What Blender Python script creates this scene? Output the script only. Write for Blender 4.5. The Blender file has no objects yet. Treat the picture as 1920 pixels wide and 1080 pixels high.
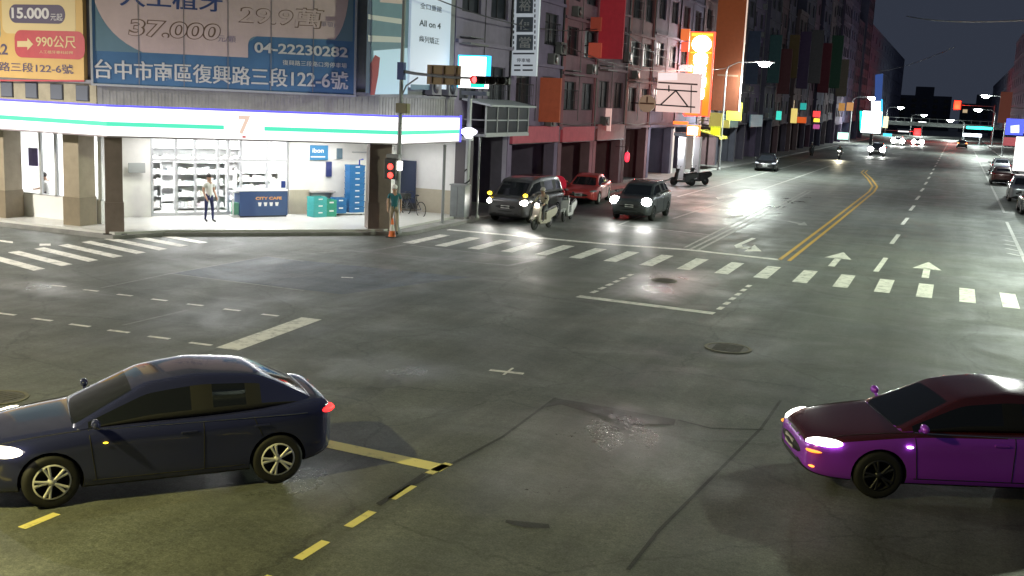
import bpy, bmesh, math, random
from mathutils import Vector, Matrix
from mathutils.bvhtree import BVHTree
random.seed(7)
sc = bpy.context.scene
COL = sc.collection
PI = math.pi
R = math.radians

# ------------------------------------------------------------------ camera
H = 5.0                                   # camera height above the road
F = 2015.0                                # focal length in pixels of the 1920 x 1080 photograph
CX, CY = 960.0, 540.0
d1 = Vector((1798-CX, 225-CY, F)).normalized()              # world +Y (along the main road)
d2 = Vector((-2202-CX, 225-4000*.0455-CY, F))
nn = d1.cross(d2).normalized()
if nn.y < 0: nn = -nn
Zc = -nn; Yc = d1; Xc = Yc.cross(Zc)
RM = Matrix((Xc, Yc, Zc))                 # camera (x right, y down, z ahead) -> world
cam = bpy.data.cameras.new('camera')
cam_o = bpy.data.objects.new('camera', cam); COL.objects.link(cam_o)
cam.sensor_width = 36; cam.lens = 36*F/1920; cam.clip_end = 5000; cam.clip_start = .1
c0, c1, c2 = RM @ Vector((1,0,0)), RM @ Vector((0,-1,0)), RM @ Vector((0,0,-1))
cam_o.matrix_world = Matrix(((c0.x,c1.x,c2.x,0),(c0.y,c1.y,c2.y,0),(c0.z,c1.z,c2.z,H),(0,0,0,1)))
sc.camera = cam_o

# ------------------------------------------------------------------ night sky
w = bpy.data.worlds.new('World'); sc.world = w; w.use_nodes = True
nt = w.node_tree; bg = nt.nodes['Background']
sky = nt.nodes.new('ShaderNodeTexSky'); sky.sky_type = 'NISHITA'; sky.sun_disc = False
sky.sun_elevation = R(-4); sky.sun_rotation = R(200); sky.air_density = 2; sky.dust_density = 2
mixn = nt.nodes.new('ShaderNodeMix'); mixn.data_type = 'RGBA'; mixn.blend_type = 'ADD'
mixn.inputs['Factor'].default_value = 1
nt.links.new(sky.outputs[0], mixn.inputs['A'])
mixn.inputs['B'].default_value = (.24, .29, .43, 1)         # town glow on the night sky
nt.links.new(mixn.outputs['Result'], bg.inputs[0])
bg.inputs[1].default_value = .085
sc.view_settings.view_transform = 'Standard'; sc.view_settings.look = 'None'
sc.view_settings.exposure = .55; sc.view_settings.gamma = 1
sc.cycles.use_denoising = True
sc.cycles.sample_clamp_indirect = 4; sc.cycles.sample_clamp_direct = 0
sc.cycles.max_bounces = 6; sc.cycles.diffuse_bounces = 3; sc.cycles.glossy_bounces = 3
sc.cycles.transmission_bounces = 4; sc.cycles.caustics_reflective = False; sc.cycles.caustics_refractive = False

# ------------------------------------------------------------------ pixel helpers (photo pixel -> place)
def ray(u, v): return RM @ Vector(((u-CX)/F, (v-CY)/F, 1))
def G(u, v, z=0):
    d = ray(u, v); t = (z-H)/d.z; return (d.x*t, d.y*t)
def onp(u, v, p, th):                      # on the vertical plane through p whose outward normal is (sin th, -cos th)
    d = ray(u, v); n = Vector((math.sin(th), -math.cos(th)))
    t = n.dot(Vector((p[0],p[1])))/n.dot(Vector((d.x,d.y)))
    return Vector((d.x*t, d.y*t, d.z*t+H))

# ------------------------------------------------------------------ materials
MATS = {}
def P(name, col, rough=.6, metal=0, em=None, es=0, var=0, vscale=3, bump=0, bscale=40, coat=0, spec=None, alpha=None):
    if name in MATS: return MATS[name]
    m = bpy.data.materials.new(name); m.use_nodes = True; MATS[name] = m
    t = m.node_tree; b = t.nodes['Principled BSDF']
    b.inputs['Base Color'].default_value = (*col, 1); b.inputs['Roughness'].default_value = rough
    b.inputs['Metallic'].default_value = metal; b.inputs['Coat Weight'].default_value = coat
    b.inputs['Coat Roughness'].default_value = .06
    if spec is not None: b.inputs['Specular IOR Level'].default_value = spec
    if em: b.inputs['Emission Color'].default_value = (*em, 1); b.inputs['Emission Strength'].default_value = es
    if var or bump:
        tc = t.nodes.new('ShaderNodeTexCoord')
    if var:
        n = t.nodes.new('ShaderNodeTexNoise'); n.inputs['Scale'].default_value = vscale
        n.inputs['Detail'].default_value = 6; n.inputs['Roughness'].default_value = .65
        t.links.new(tc.outputs['Object'], n.inputs['Vector'])
        r = t.nodes.new('ShaderNodeValToRGB')
        r.color_ramp.elements[0].position = .3; r.color_ramp.elements[1].position = .72
        lo = [max(0, c*(1-var)) for c in col]; hi = [min(1, c*(1+var*.6)) for c in col]
        r.color_ramp.elements[0].color = (*lo, 1); r.color_ramp.elements[1].color = (*hi, 1)
        t.links.new(n.outputs['Fac'], r.inputs[0]); t.links.new(r.outputs[0], b.inputs['Base Color'])
    if bump:
        n2 = t.nodes.new('ShaderNodeTexNoise'); n2.inputs['Scale'].default_value = bscale
        t.links.new(tc.outputs['Object'], n2.inputs['Vector'])
        bp = t.nodes.new('ShaderNodeBump'); bp.inputs['Strength'].default_value = bump; bp.inputs['Distance'].default_value = .02
        t.links.new(n2.outputs['Fac'], bp.inputs['Height']); t.links.new(bp.outputs[0], b.inputs['Normal'])
    return m
def E(name, col, s): return P(name, (.02,.02,.02), .5, em=col, es=s)

DAMP=[(-7.5,29.6,1.5,3.4,0),(-4.6,15.2,1.6,2.2,0),(-4.9,12.6,1.3,1.6,0),(-20.5,19.2,2.2,.8,0),(-9.5,16.8,1.6,1.2,0),(-9.5,60,3.0,16,0),(-7.9,11.0,1.2,1.2,0)]
def asphalt(name, base, tint=(1,1,1), wet=1.0):
    m = bpy.data.materials.new(name); m.use_nodes = True; MATS[name] = m
    t = m.node_tree; L = t.links; b = t.nodes['Principled BSDF']
    geo = t.nodes.new('ShaderNodeNewGeometry')
    def noise(scale, detail=4, rough=.6, vec=None, dist=0):
        n = t.nodes.new('ShaderNodeTexNoise'); n.inputs['Scale'].default_value = scale
        n.inputs['Detail'].default_value = detail; n.inputs['Roughness'].default_value = rough
        n.inputs['Distortion'].default_value = dist
        L.new(vec or geo.outputs['Position'], n.inputs['Vector']); return n
    def ramp(fac, p0, v0, p1, v1):
        r = t.nodes.new('ShaderNodeMapRange'); r.inputs[1].default_value = p0; r.inputs[2].default_value = p1
        r.inputs[3].default_value = v0; r.inputs[4].default_value = v1; L.new(fac, r.inputs[0]); return r.outputs[0]
    def math_(op, a, bb):
        n = t.nodes.new('ShaderNodeMath'); n.operation = op
        for i, x in enumerate((a, bb)):
            if isinstance(x, (int, float)): n.inputs[i].default_value = x
            else: L.new(x, n.inputs[i])
        return n.outputs[0]
    # tyre-worn tracks along both roads come from stretched noise
    mp = t.nodes.new('ShaderNodeMapping'); mp.inputs['Scale'].default_value = (1.1, .06, 1)
    L.new(geo.outputs['Position'], mp.inputs[0])
    mp2 = t.nodes.new('ShaderNodeMapping'); mp2.inputs['Scale'].default_value = (.10, .9, 1)
    L.new(geo.outputs['Position'], mp2.inputs[0])
    big = noise(.16, 5, .6, dist=.6); mid = noise(1.3, 6, .7); fine = noise(38, 3, .8); grit = noise(11, 5, .85)
    st = noise(1, 4, .6, mp.outputs[0]); st2 = noise(1, 4, .6, mp2.outputs[0])
    v = math_('MULTIPLY', ramp(big.outputs['Fac'], .3, .86, .7, 1.14), ramp(mid.outputs['Fac'], .3, .84, .7, 1.16))
    v = math_('MULTIPLY', v, ramp(fine.outputs['Fac'], .25, .5, .75, 1.5))
    v = math_('MULTIPLY', v, ramp(grit.outputs['Fac'], .3, .56, .7, 1.46))
    v = math_('MULTIPLY', v, ramp(st.outputs['Fac'], .35, .76, .65, 1.16))
    v = math_('MULTIPLY', v, ramp(st2.outputs['Fac'], .35, .88, .65, 1.1))
    # a thin net of hairline cracks
    vo = t.nodes.new('ShaderNodeTexVoronoi'); vo.feature = 'DISTANCE_TO_EDGE'; vo.inputs['Scale'].default_value = .23
    wob = noise(1.6, 5, .7)
    ad = t.nodes.new('ShaderNodeMix'); ad.data_type = 'RGBA'; ad.blend_type = 'ADD'; ad.inputs['Factor'].default_value = .55
    L.new(geo.outputs['Position'], ad.inputs['A']); L.new(wob.outputs['Color'], ad.inputs['B'])
    L.new(ad.outputs['Result'], vo.inputs['Vector'])
    v = math_('MULTIPLY', v, ramp(vo.outputs['Distance'], .002, .72, .008, 1.0))
    hue = noise(.35, 3, .6)
    cm = t.nodes.new('ShaderNodeMix'); cm.data_type = 'RGBA'; L.new(hue.outputs['Fac'], cm.inputs['Factor'])
    cm.inputs['A'].default_value = (base*tint[0]*1.03, base*tint[1]*1.03, base*tint[2]*.86, 1)
    cm.inputs['B'].default_value = (base*tint[0]*.90, base*tint[1]*1.03, base*tint[2]*1.06, 1)
    mul = t.nodes.new('ShaderNodeMix'); mul.data_type = 'RGBA'; mul.blend_type = 'MULTIPLY'; mul.inputs['Factor'].default_value = 1
    L.new(cm.outputs['Result'], mul.inputs['A']); L.new(v, mul.inputs['B'])
    L.new(mul.outputs['Result'], b.inputs['Base Color'])
    damp = noise(.42, 5, .65, dist=1.0)
    ro = ramp(damp.outputs['Fac'], .42, .60, .66, .42)
    ro = math_('ADD', ro, ramp(grit.outputs['Fac'], .3, -.05, .7, .07))
    if wet:
        # damp patches with an outline of their own: only the gloss changes
        wobv = noise(.9, 5, .7); mask = None
        for x, y, rx, ry, rz in DAMP:
            ad2 = t.nodes.new('ShaderNodeMix'); ad2.data_type = 'RGBA'; ad2.blend_type = 'ADD'; ad2.inputs['Factor'].default_value = 1.6
            L.new(geo.outputs['Position'], ad2.inputs['A']); L.new(wobv.outputs['Color'], ad2.inputs['B'])
            m2 = t.nodes.new('ShaderNodeMapping'); m2.vector_type = 'TEXTURE'
            m2.inputs['Location'].default_value = (x+.8, y+.8, .8); m2.inputs['Rotation'].default_value = (0,0,rz); m2.inputs['Scale'].default_value = (rx, ry, 1e4)
            L.new(ad2.outputs['Result'], m2.inputs[0])
            ln = t.nodes.new('ShaderNodeVectorMath'); ln.operation = 'LENGTH'; L.new(m2.outputs[0], ln.inputs[0])
            k = ramp(ln.outputs['Value'], .35, 1, 1.15, 0)
            mask = k if mask is None else math_('MAXIMUM', mask, k)
        ro = math_('SUBTRACT', ro, math_('MULTIPLY', mask, .25))
        sp = math_('ADD', math_('MULTIPLY', mask, .25), .36); L.new(sp, b.inputs['Specular IOR Level'])
    else: b.inputs['Specular IOR Level'].default_value = .3
    L.new(ro, b.inputs['Roughness'])
    bp = t.nodes.new('ShaderNodeBump'); bp.inputs['Strength'].default_value = .35; bp.inputs['Distance'].default_value = .012
    hsum = math_('ADD', fine.outputs['Fac'], math_('MULTIPLY', grit.outputs['Fac'], 1.2))
    L.new(hsum, bp.inputs['Height']); L.new(bp.outputs[0], b.inputs['Normal'])
    return m

def paint(name, col, wear=.45):
    """road paint, scuffed through to the asphalt in places"""
    m = bpy.data.materials.new(name); m.use_nodes = True; MATS[name] = m
    t = m.node_tree; L = t.links; b = t.nodes['Principled BSDF']; b.inputs['Roughness'].default_value = .55
    geo = t.nodes.new('ShaderNodeNewGeometry')
    fac = None
    n = t.nodes.new('ShaderNodeTexNoise'); n.inputs['Scale'].default_value = 3.2; n.inputs['Detail'].default_value = 9; n.inputs['Roughness'].default_value = .78
    L.new(geo.outputs['Position'], n.inputs['Vector'])
    r = t.nodes.new('ShaderNodeValToRGB'); L.new(n.outputs['Fac'], r.inputs[0])
    e = r.color_ramp.elements
    e[0].position = wear-.14; e[0].color = (.10,.10,.095,1); e[1].position = wear+.10; e[1].color = (*col,1)
    L.new(r.outputs[0], b.inputs['Base Color'])
    return m

# ------------------------------------------------------------------ mesh builder
class MB:
    def __init__(s): s.v=[]; s.f=[]; s.m=[]; s.sm=[]
    def add(s, vs, fs, mi=0, smooth=False):
        o=len(s.v); s.v += [tuple(v) for v in vs]
        for f in fs: s.f.append([i+o for i in f]); s.m.append(mi); s.sm.append(smooth)
        return s
    def box(s, x0,x1,y0,y1,z0,z1, mi=0, M=None):
        vs=[Vector((x,y,z)) for z in (z0,z1) for y in (y0,y1) for x in (x0,x1)]
        if M: vs=[M@v for v in vs]
        return s.add(vs, [(0,2,3,1),(4,5,7,6),(0,1,5,4),(2,6,7,3),(0,4,6,2),(1,3,7,5)], mi)
    def cb(s, c, size, mi=0, rx=0, ry=0, rz=0):
        M = Matrix.Translation(c) @ Matrix.Rotation(rz,4,'Z') @ Matrix.Rotation(ry,4,'Y') @ Matrix.Rotation(rx,4,'X')
        a,b,d=[q/2 for q in size]; return s.box(-a,a,-b,b,-d,d,mi,M)
    def tube(s, pts, rad, n=10, mi=0, cap=True):
        pts=[Vector(p) for p in pts]; k=len(pts)
        rad = rad if isinstance(rad,(list,tuple)) else [rad]*k
        vs=[]; ref=None
        for i,p in enumerate(pts):
            d=(pts[min(i+1,k-1)]-pts[max(i-1,0)]).normalized()
            if ref is None: ref = Vector((0,0,1)) if abs(d.z)<.9 else Vector((1,0,0))
            a=d.cross(ref).normalized(); b=d.cross(a).normalized(); ref = a.cross(d).normalized()
            for j in range(n):
                t=2*PI*j/n; vs.append(p+(a*math.cos(t)+b*math.sin(t))*rad[i])
        fs=[(i*n+j,i*n+(j+1)%n,(i+1)*n+(j+1)%n,(i+1)*n+j) for i in range(k-1) for j in range(n)]
        s.add(vs,fs,mi,True)
        if cap:
            s.add(vs[:n],[tuple(range(n))],mi); s.add(vs[-n:],[tuple(reversed(range(n)))],mi)
        return s
    def ell(s, c, r, mi=0, M=None, nu=14, nv=9):
        c=Vector(c); vs=[]
        for i in range(nv+1):
            ph=PI*i/nv
            for j in range(nu):
                t=2*PI*j/nu
                q=Vector((r[0]*math.sin(ph)*math.cos(t), r[1]*math.sin(ph)*math.sin(t), r[2]*math.cos(ph)))
                if M: q=M@q
                vs.append(c+q)
        fs=[(i*nu+j,(i+1)*nu+j,(i+1)*nu+(j+1)%nu,i*nu+(j+1)%nu) for i in range(nv) for j in range(nu)]
        return s.add(vs,fs,mi,True)
    def lathe(s, prof, c=(0,0,0), axis='Z', n=24, mi=0, smooth=True):
        c=Vector(c); vs=[]
        for r,h in prof:
            for j in range(n):
                t=2*PI*j/n; a,b=r*math.cos(t),r*math.sin(t)
                vs.append(c+Vector({'Z':(a,b,h),'Y':(a,h,b),'X':(h,a,b)}[axis]))
        k=len(prof)
        fs=[(i*n+j,i*n+(j+1)%n,(i+1)*n+(j+1)%n,(i+1)*n+j) for i in range(k-1) for j in range(n)]
        return s.add(vs,fs,mi,smooth)
    def prism(s, poly, y0, y1, mi=0, axis='Y'):
        n=len(poly)
        f={'Y':lambda a,b,h:(a,h,b),'Z':lambda a,b,h:(a,b,h),'X':lambda a,b,h:(h,a,b)}[axis]
        vs=[f(a,b,y0) for a,b in poly]+[f(a,b,y1) for a,b in poly]
        fs=[tuple(range(n)),tuple(reversed(range(n,2*n)))]+[(i,i+n,(i+1)%n+n,(i+1)%n) for i in range(n)]
        return s.add(vs,fs,mi)
    def poly(s, pts, z, mi=0):
        a=sum(pts[i][0]*pts[(i+1)%len(pts)][1]-pts[(i+1)%len(pts)][0]*pts[i][1] for i in range(len(pts)))
        if a<0: pts=list(reversed(pts))
        return s.add([(p[0],p[1],z) for p in pts],[tuple(range(len(pts)))],mi)
    def build(s, name, mats, parent=None, bevel=0, fix=True):
        me=bpy.data.meshes.new(name); me.from_pydata(s.v,[],s.f)
        if not isinstance(mats,(list,tuple)): mats=[mats]
        for m in mats: me.materials.append(m)
        for p,mi,sm in zip(me.polygons,s.m,s.sm): p.material_index=mi; p.use_smooth=sm
        if fix:
            b=bmesh.new(); b.from_mesh(me); bmesh.ops.recalc_face_normals(b,faces=b.faces); b.to_mesh(me); b.free()
        o=bpy.data.objects.new(name,me); COL.objects.link(o)
        if parent is not None: o.parent=parent
        if bevel:
            bv=o.modifiers.new('bevel','BEVEL'); bv.width=bevel; bv.segments=2; bv.limit_method='ANGLE'
        return o

def tag(o, label, cat, group=None):
    o['label']=label; o['category']=cat
    if group: o['group']=group
    return o
def thing(name, label, cat, loc=(0,0,0), rz=0, group=None):
    o=bpy.data.objects.new(name,None); COL.objects.link(o); o.empty_display_size=.3
    o.location=loc; o.rotation_euler=(0,0,rz)
    return tag(o,label,cat,group)
def struct(name, mb, mats, **k):
    o=mb.build(name,mats,None,**k); o['kind']='structure'; return o
def dup(root, loc, rz, label=None, group=None):
    r=root.copy(); COL.objects.link(r); r.location=loc; r.rotation_euler=(0,0,rz)
    if label: r['label']=label
    if group: r['group']=group
    for ch in list(root.children):
        c=ch.copy(); COL.objects.link(c); c.parent=r
        for g in list(ch.children):
            d=g.copy(); COL.objects.link(d); d.parent=c
    return r
def lamp(kind, name, parent, loc, energy, col, rot=None, **k):
    l=bpy.data.lights.new(name,kind); l.energy=energy; l.color=col
    for a,b in k.items(): setattr(l,a,b)
    o=bpy.data.objects.new(name,l); COL.objects.link(o); o.location=loc
    if rot: o.rotation_euler=rot
    if parent is not None: o.parent=parent
    return o
_txt={}
def text_mesh(body, bold=0.0, ext=.006):
    key=(body,bold)
    c=bpy.data.curves.new('lettering','FONT'); c.body=body; c.offset=bold; c.extrude=0
    o=bpy.data.objects.new('lettering',c); COL.objects.link(o)
    dg=bpy.context.evaluated_depsgraph_get(); dg.update()
    me=bpy.data.meshes.new_from_object(o.evaluated_get(dg))
    vs=[v.co.copy() for v in me.vertices]; fs=[tuple(p.vertices) for p in me.polygons]
    bpy.data.objects.remove(o); bpy.data.curves.remove(c); bpy.data.meshes.remove(me)
    return vs,fs
def letter(mb, body, x0,x1,z0,z1, y, mi=0, bold=0.0, slant=0):
    """flat lettering filling a box of a sign whose face looks along local -y"""
    cjk=any(ord(ch)>0x2e80 for ch in body); k=1
    if cjk and bold>.008: k=3; sh=bold*.55*(z1-z0); bold=.006
    vs,fs=text_mesh(body,bold)
    if not vs: return
    ax=min(v.x for v in vs); bx=max(v.x for v in vs); ay=min(v.y for v in vs); by=max(v.y for v in vs)
    out=[]
    for v in vs:
        a=(v.x-ax)/(bx-ax); b=(v.y-ay)/max(1e-6,by-ay)
        out.append((x0+(x1-x0)*a+slant*b, y, z0+(z1-z0)*b))
    for q in range(k): mb.add([(p[0]+(0 if k==1 else (q-1)*sh),p[1]-.0007*q,p[2]) for p in out],fs,mi)
def rrect(x0,x1,z0,z1,r,n=6):
    pts=[]
    for cx,cz,a0 in ((x1-r,z1-r,0),(x0+r,z1-r,90),(x0+r,z0+r,180),(x1-r,z0+r,270)):
        for i in range(n+1):
            t=R(a0+90*i/n); pts.append((cx+r*math.cos(t),cz+r*math.sin(t)))
    return pts
def bez(p0,p1,p2,n=8): return [((1-t)**2*p0[0]+2*(1-t)*t*p1[0]+t*t*p2[0],(1-t)**2*p0[1]+2*(1-t)*t*p1[1]+t*t*p2[1]) for t in [i/n for i in range(n+1)]]
# ================================================================== GROUND, ROADS AND MARKINGS
A_ROAD = asphalt('asphalt', .118)
A_PATCH = asphalt('asphalt_patch_shoplight', .105, (.86,.96,1.28), wet=0)  # relaid asphalt; its blue tint also holds painted-in bluish shop light
A_TAR = asphalt('tar', .036, (1,1,1))
WHITE = paint('road_paint_white', (.78,.76,.71), .42)
WORN = paint('road_paint_worn', (.42,.42,.40), .44)
FADED = paint('road_paint_faded', (.22,.22,.215), .47)
YELLOWISH = paint('road_paint_pale_yellow', (.74,.65,.25), .36)
YELLOW = paint('road_paint_yellow', (.62,.36,.03), .36)
CONC = P('pavement_concrete', (.22,.22,.215), .75, var=.3, vscale=1.4, bump=.3)
TILEF = P('arcade_floor', (.55,.55,.53), .35, var=.1, vscale=2)
DIRT = P('far_ground', (.06,.06,.06), .9)

g = MB(); g.poly([(-900,-200),(900,-200),(900,1600),(-900,1600)], -.02)
struct('ground', g, DIRT)
g = MB(); g.poly([(-130,-40),(90,-40),(90,26.9),(6.0,26.9),(6.0,700),(-17.95,700),(-17.95,34.6),(-18.2,34.05),(-18.65,33.75),(-24.04,28.5),(-24.75,26.95),(-130,26.95)], 0)
struct('road', g, A_ROAD)
# pavements: raised sheets with kerbs, left side (with the chamfered corner) and right side
def raised(name, pts, z0, z1, mat):
    a=sum(pts[i][0]*pts[(i+1)%len(pts)][1]-pts[(i+1)%len(pts)][0]*pts[i][1] for i in range(len(pts)))
    if a<0: pts=list(reversed(pts))
    return struct(name, MB().prism(pts, z0, z1, axis='Z'), mat)
raised('pavement', [(-17.95,700),(-17.95,34.6),(-18.2,34.05),(-18.65,33.75),(-24.04,28.5),(-24.75,26.95),(-130,26.95),(-130,700)], -.01, .12, CONC)
raised('pavement', [(6.0,26.9),(90,26.9),(90,700),(6.0,700)], -.01, .14, CONC)
# a relaid piece of asphalt in front of the shop and older repairs
def flat(name, polys, z, mat):
    m=MB()
    for p in polys: m.poly([tuple(q) for q in p], z)
    return struct(name, m, mat)
flat('asphalt_repair', [[G(320,513),G(500,481),G(600,492),G(880,520),G(640,552)]], .003, A_PATCH)
c6=lambda x,y:(500+x/1.92,720+y/1.92)
flat('tar_patch', [[G(*c6(*p)) for p in [(1040,52),(1130,66),(1472,128),(1466,150),(1320,142),(1285,168),(1240,160),(1262,135),(1130,95),(1060,75),(1000,86)]],
                   [G(*c6(*p)) for p in [(392,432),(560,322),(575,328),(410,440)]],
                   [G(*c6(*p)) for p in [(860,490),(1015,505),(1020,520),(930,518),(860,500)]]], .004, A_TAR)
def strip(pts, wd):
    """thin ground strips along a polyline"""
    out=[]
    for a,b in zip(pts[:-1],pts[1:]):
        a=Vector(a); b=Vector(b); n=(b-a).orthogonal().normalized()*wd/2
        out.append([a+n,b+n,b-n,a-n])
    return out
sm=[]
for pl in ([(400,430),(850,190),(1040,50)],[(1480,130),(1600,160),(1790,165)],[(1850,60),(1780,160),(1540,400),(1410,530),(1300,670)]):
    sm += strip([G(*c6(*p)) for p in pl], .05)
flat('tar_seam', sm, .0035, A_TAR)
sm=[]
for pl in ([(190,540),(320,513),(500,481),(660,470)],[(320,513),(570,545)],[(230,610),(350,582)],[(500,481),(570,490)]):
    sm += strip([G(*p) for p in pl], .07)
flat('road_scratch_line', sm, .0045, FADED)
# zebra crossings
left=[(-17.2,32.5),(-16.02,32.6),(-14.85,32.72),(-13.68,32.83),(-12.5,32.93),(-11.32,32.97),(-10.15,33.0),(-8.93,32.95),(-7.71,32.9),(-6.5,32.84),(-5.29,32.77),(-4.11,32.68),(-2.93,32.55),(-1.75,32.41),(-.6,32.27),(.55,32.17),(1.66,32.0),(2.8,31.9),(3.95,31.8)]
z=[[(x,y),(x+.43,y),(x+.43,y+2.9-.012*i),(x,y+2.9-.012*i)] for i,(x,y) in enumerate(left)]
flat('zebra_crossing', z, .004, WHITE)
z=[]
for i in range(8):
    y=21.05+i*.97; dx=-.12*i*.0
    z.append([(-25.0,y+1.0-.02*i),(-22.1,y+.1),(-22.1,y+.50),(-25.0,y+1.4-.02*i)])
z.append([G(0,450),G(24,453),G(24,456),G(0,453)]); z.append([G(74,457),G(95,457),G(95,461),G(74,461)])
flat('zebra_crossing', z, .004, WHITE)
# stop line and its waiting boxes
flat('stop_line', strip([(-17.6,36.95),(-11.3,37.15),(-8.4,37.7),(-5.15,37.35)], .36), .004, WHITE)
flat('waiting_box_line', strip([G(1160,422),G(1280,435),G(1338,441)], .16)+strip([(-12.78,43.4),(-13.2,51)],.12), .004, WORN)
zb=strip([G(655,470),G(955,498)],.16)+strip([G(955,498),G(1010,486)],.16)+strip([G(770,460),G(990,485)],.13)+strip([G(690,472),G(760,459)],.13)
flat('waiting_box_line', zb, .004, FADED)
# motorcycle waiting box in front of the crossing
z=strip([(-8.75,26.4),(-5.1,26.2)],.33)
for x0,ya,yb in ((-8.6,27.1,31.2),(-5.12,26.8,31.6)):
    n=6
    for i in range(n):
        y=ya+(yb-ya)*i/n; z+=strip([(x0,y),(x0+.02,y+.42)],.14)
flat('waiting_box_line', z, .004, WHITE)
# left waiting box with the thick bar
z=strip([(-12.62,16.75),(-12.86,20.1)],.5)
z+=[q for i in range(7) for q in strip([(-13.6-1.03*i-.42,19.86),(-13.6-1.03*i+.0,19.9)],.12)]
z+=[q for i in range(7) for q in strip([(-13.05-1.02*i-.5,16.8),(-13.05-1.02*i,16.84)],.12)]
flat('waiting_box_line', z, .004, WHITE)
# near waiting box
z=strip([(-8.05,12.83),(-5.97,12.70)],.30)+strip([(-6.02,12.93),(-6.08,12.42)],.13)
for i in range(5):
    y=11.92-1.02*i; z+=strip([(-6.055-.02*i,y),(-6.07-.02*i,y-.55)],.12)
for i in range(3):
    y=9.08-1.02*i; z+=strip([(-9.25,y),(-9.27,y-.5)],.12)
flat('waiting_box_line', z, .004, YELLOWISH)
flat('lane_mark', strip([G(918,694),G(982,701)],.13)+strip([G(944,703),G(962,690)],.05)+strip([G(640,520),G(662,521)],.12), .004, WHITE)
# lane lines
flat('lane_dashes', [q for i in range(26) for q in strip([(-1.98+.012*i,36.7+8.65*i),(-1.9+.012*i,40.6+8.65*i)],.17)], .004, WHITE)
flat('lane_lines', strip([(-8.42,37.9),(-8.55,60),(-8.7,72)],.12)+strip([(-8.14,37.9),(-8.27,60),(-8.4,72)],.12)+strip([(-8.70,38.2),(-8.95,58)],.10), .004, WORN)
flat('lane_lines', strip([(-11.55,48),(-11.3,70),(-11.2,110)],.14)+strip([(-14.3,60),(-14.3,120)],.14), .004, WORN)
yl=[(-5.02,37.3),(-4.95,52),(-4.9,76),(-5.1,82),(-6.2,92),(-7.4,101),(-7.55,106)]
flat('centre_line', strip([(x-.16,y) for x,y in yl],.13)+strip([(x+.16,y) for x,y in yl],.13), .004, YELLOW)
# arrows
def arrow_straight(x,y,l=4.2):
    return [[(x-.11,y),(x+.11,y),(x+.11,y+l*.56),(x-.11,y+l*.56)],[(x-.46,y+l*.52),(x+.46,y+l*.52),(x,y+l)]]
flat('straight_arrow', arrow_straight(-3.42,36.95), .004, WHITE)
flat('straight_arrow', arrow_straight(-.46,36.35), .004, WHITE)
c4=lambda x,y:(1280+x/3,300+y/3)
ua=[[G(*c4(*p)) for p in q] for q in ([(388,438),(412,442),(330,478),(290,480)],[(290,480),(330,478),(345,492),(300,496)],[(300,496),(345,488),(392,492),(380,504)],[(345,514),(405,478),(444,514)])]
flat('turn_arrow', ua, .004, WHITE)
fa=[[G(*c4(*p)) for p in q] for q in ([(585,345),(600,343),(668,356),(655,362)],[(645,366),(685,348),(702,368)])]
flat('turn_arrow', fa, .004, WORN)
fa=[[G(*c4(*p)) for p in q] for q in ([(236,330),(262,308),(300,318)],[(262,322),(345,306),(340,318),(270,330)],[(185,210),(270,195),(300,205),(200,222)])]
flat('turn_arrow', fa, .004, WHITE)
# kerb-side line and hatching on the right
z=strip([(2.8,40),(2.8,60)],.14)+[q for i in range(4) for q in strip([(2.3,45.6+1.7*i),(2.78,45.0+1.7*i)],.2)]+strip([(2.3,52.6),(3.4,52.2)],.12)
flat('kerb_line', z, .004, WORN)
flat('kerb_line', strip([(2.9,66),(2.9,200)],.14), .004, WORN)
# manhole covers
IRON = P('cast_iron', (.10,.098,.085), .55, .2, var=.35, vscale=9)
RIM = P('manhole_rim', (.15,.14,.09), .6, var=.3, vscale=8)
for (u,v,r,lab) in ((1365,653,.5,'round iron manhole cover in the middle of the junction'),(1245,526,.38,'small iron manhole cover inside the motorcycle waiting box'),(0,746,.42,'iron manhole cover at the left picture edge beside the dark sedan')):
    x,y=G(u,v); t=thing('manhole_cover',lab,'manhole',(x,y,.004))
    m=MB(); m.lathe([(0,.006),(r*.86,.006),(r*.86,.001)],n=32,smooth=False)
    for k in range(-3,4): m.box(-r*.6,r*.6,k*r*.2-.02,k*r*.2+.02,.0065,.012)
    m.build('cover',IRON,t)
    MB().lathe([(r*.87,.002),(r*.87,.010),(r,.010),(r,.002)],n=32,smooth=False).build('rim',RIM,t)
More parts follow.
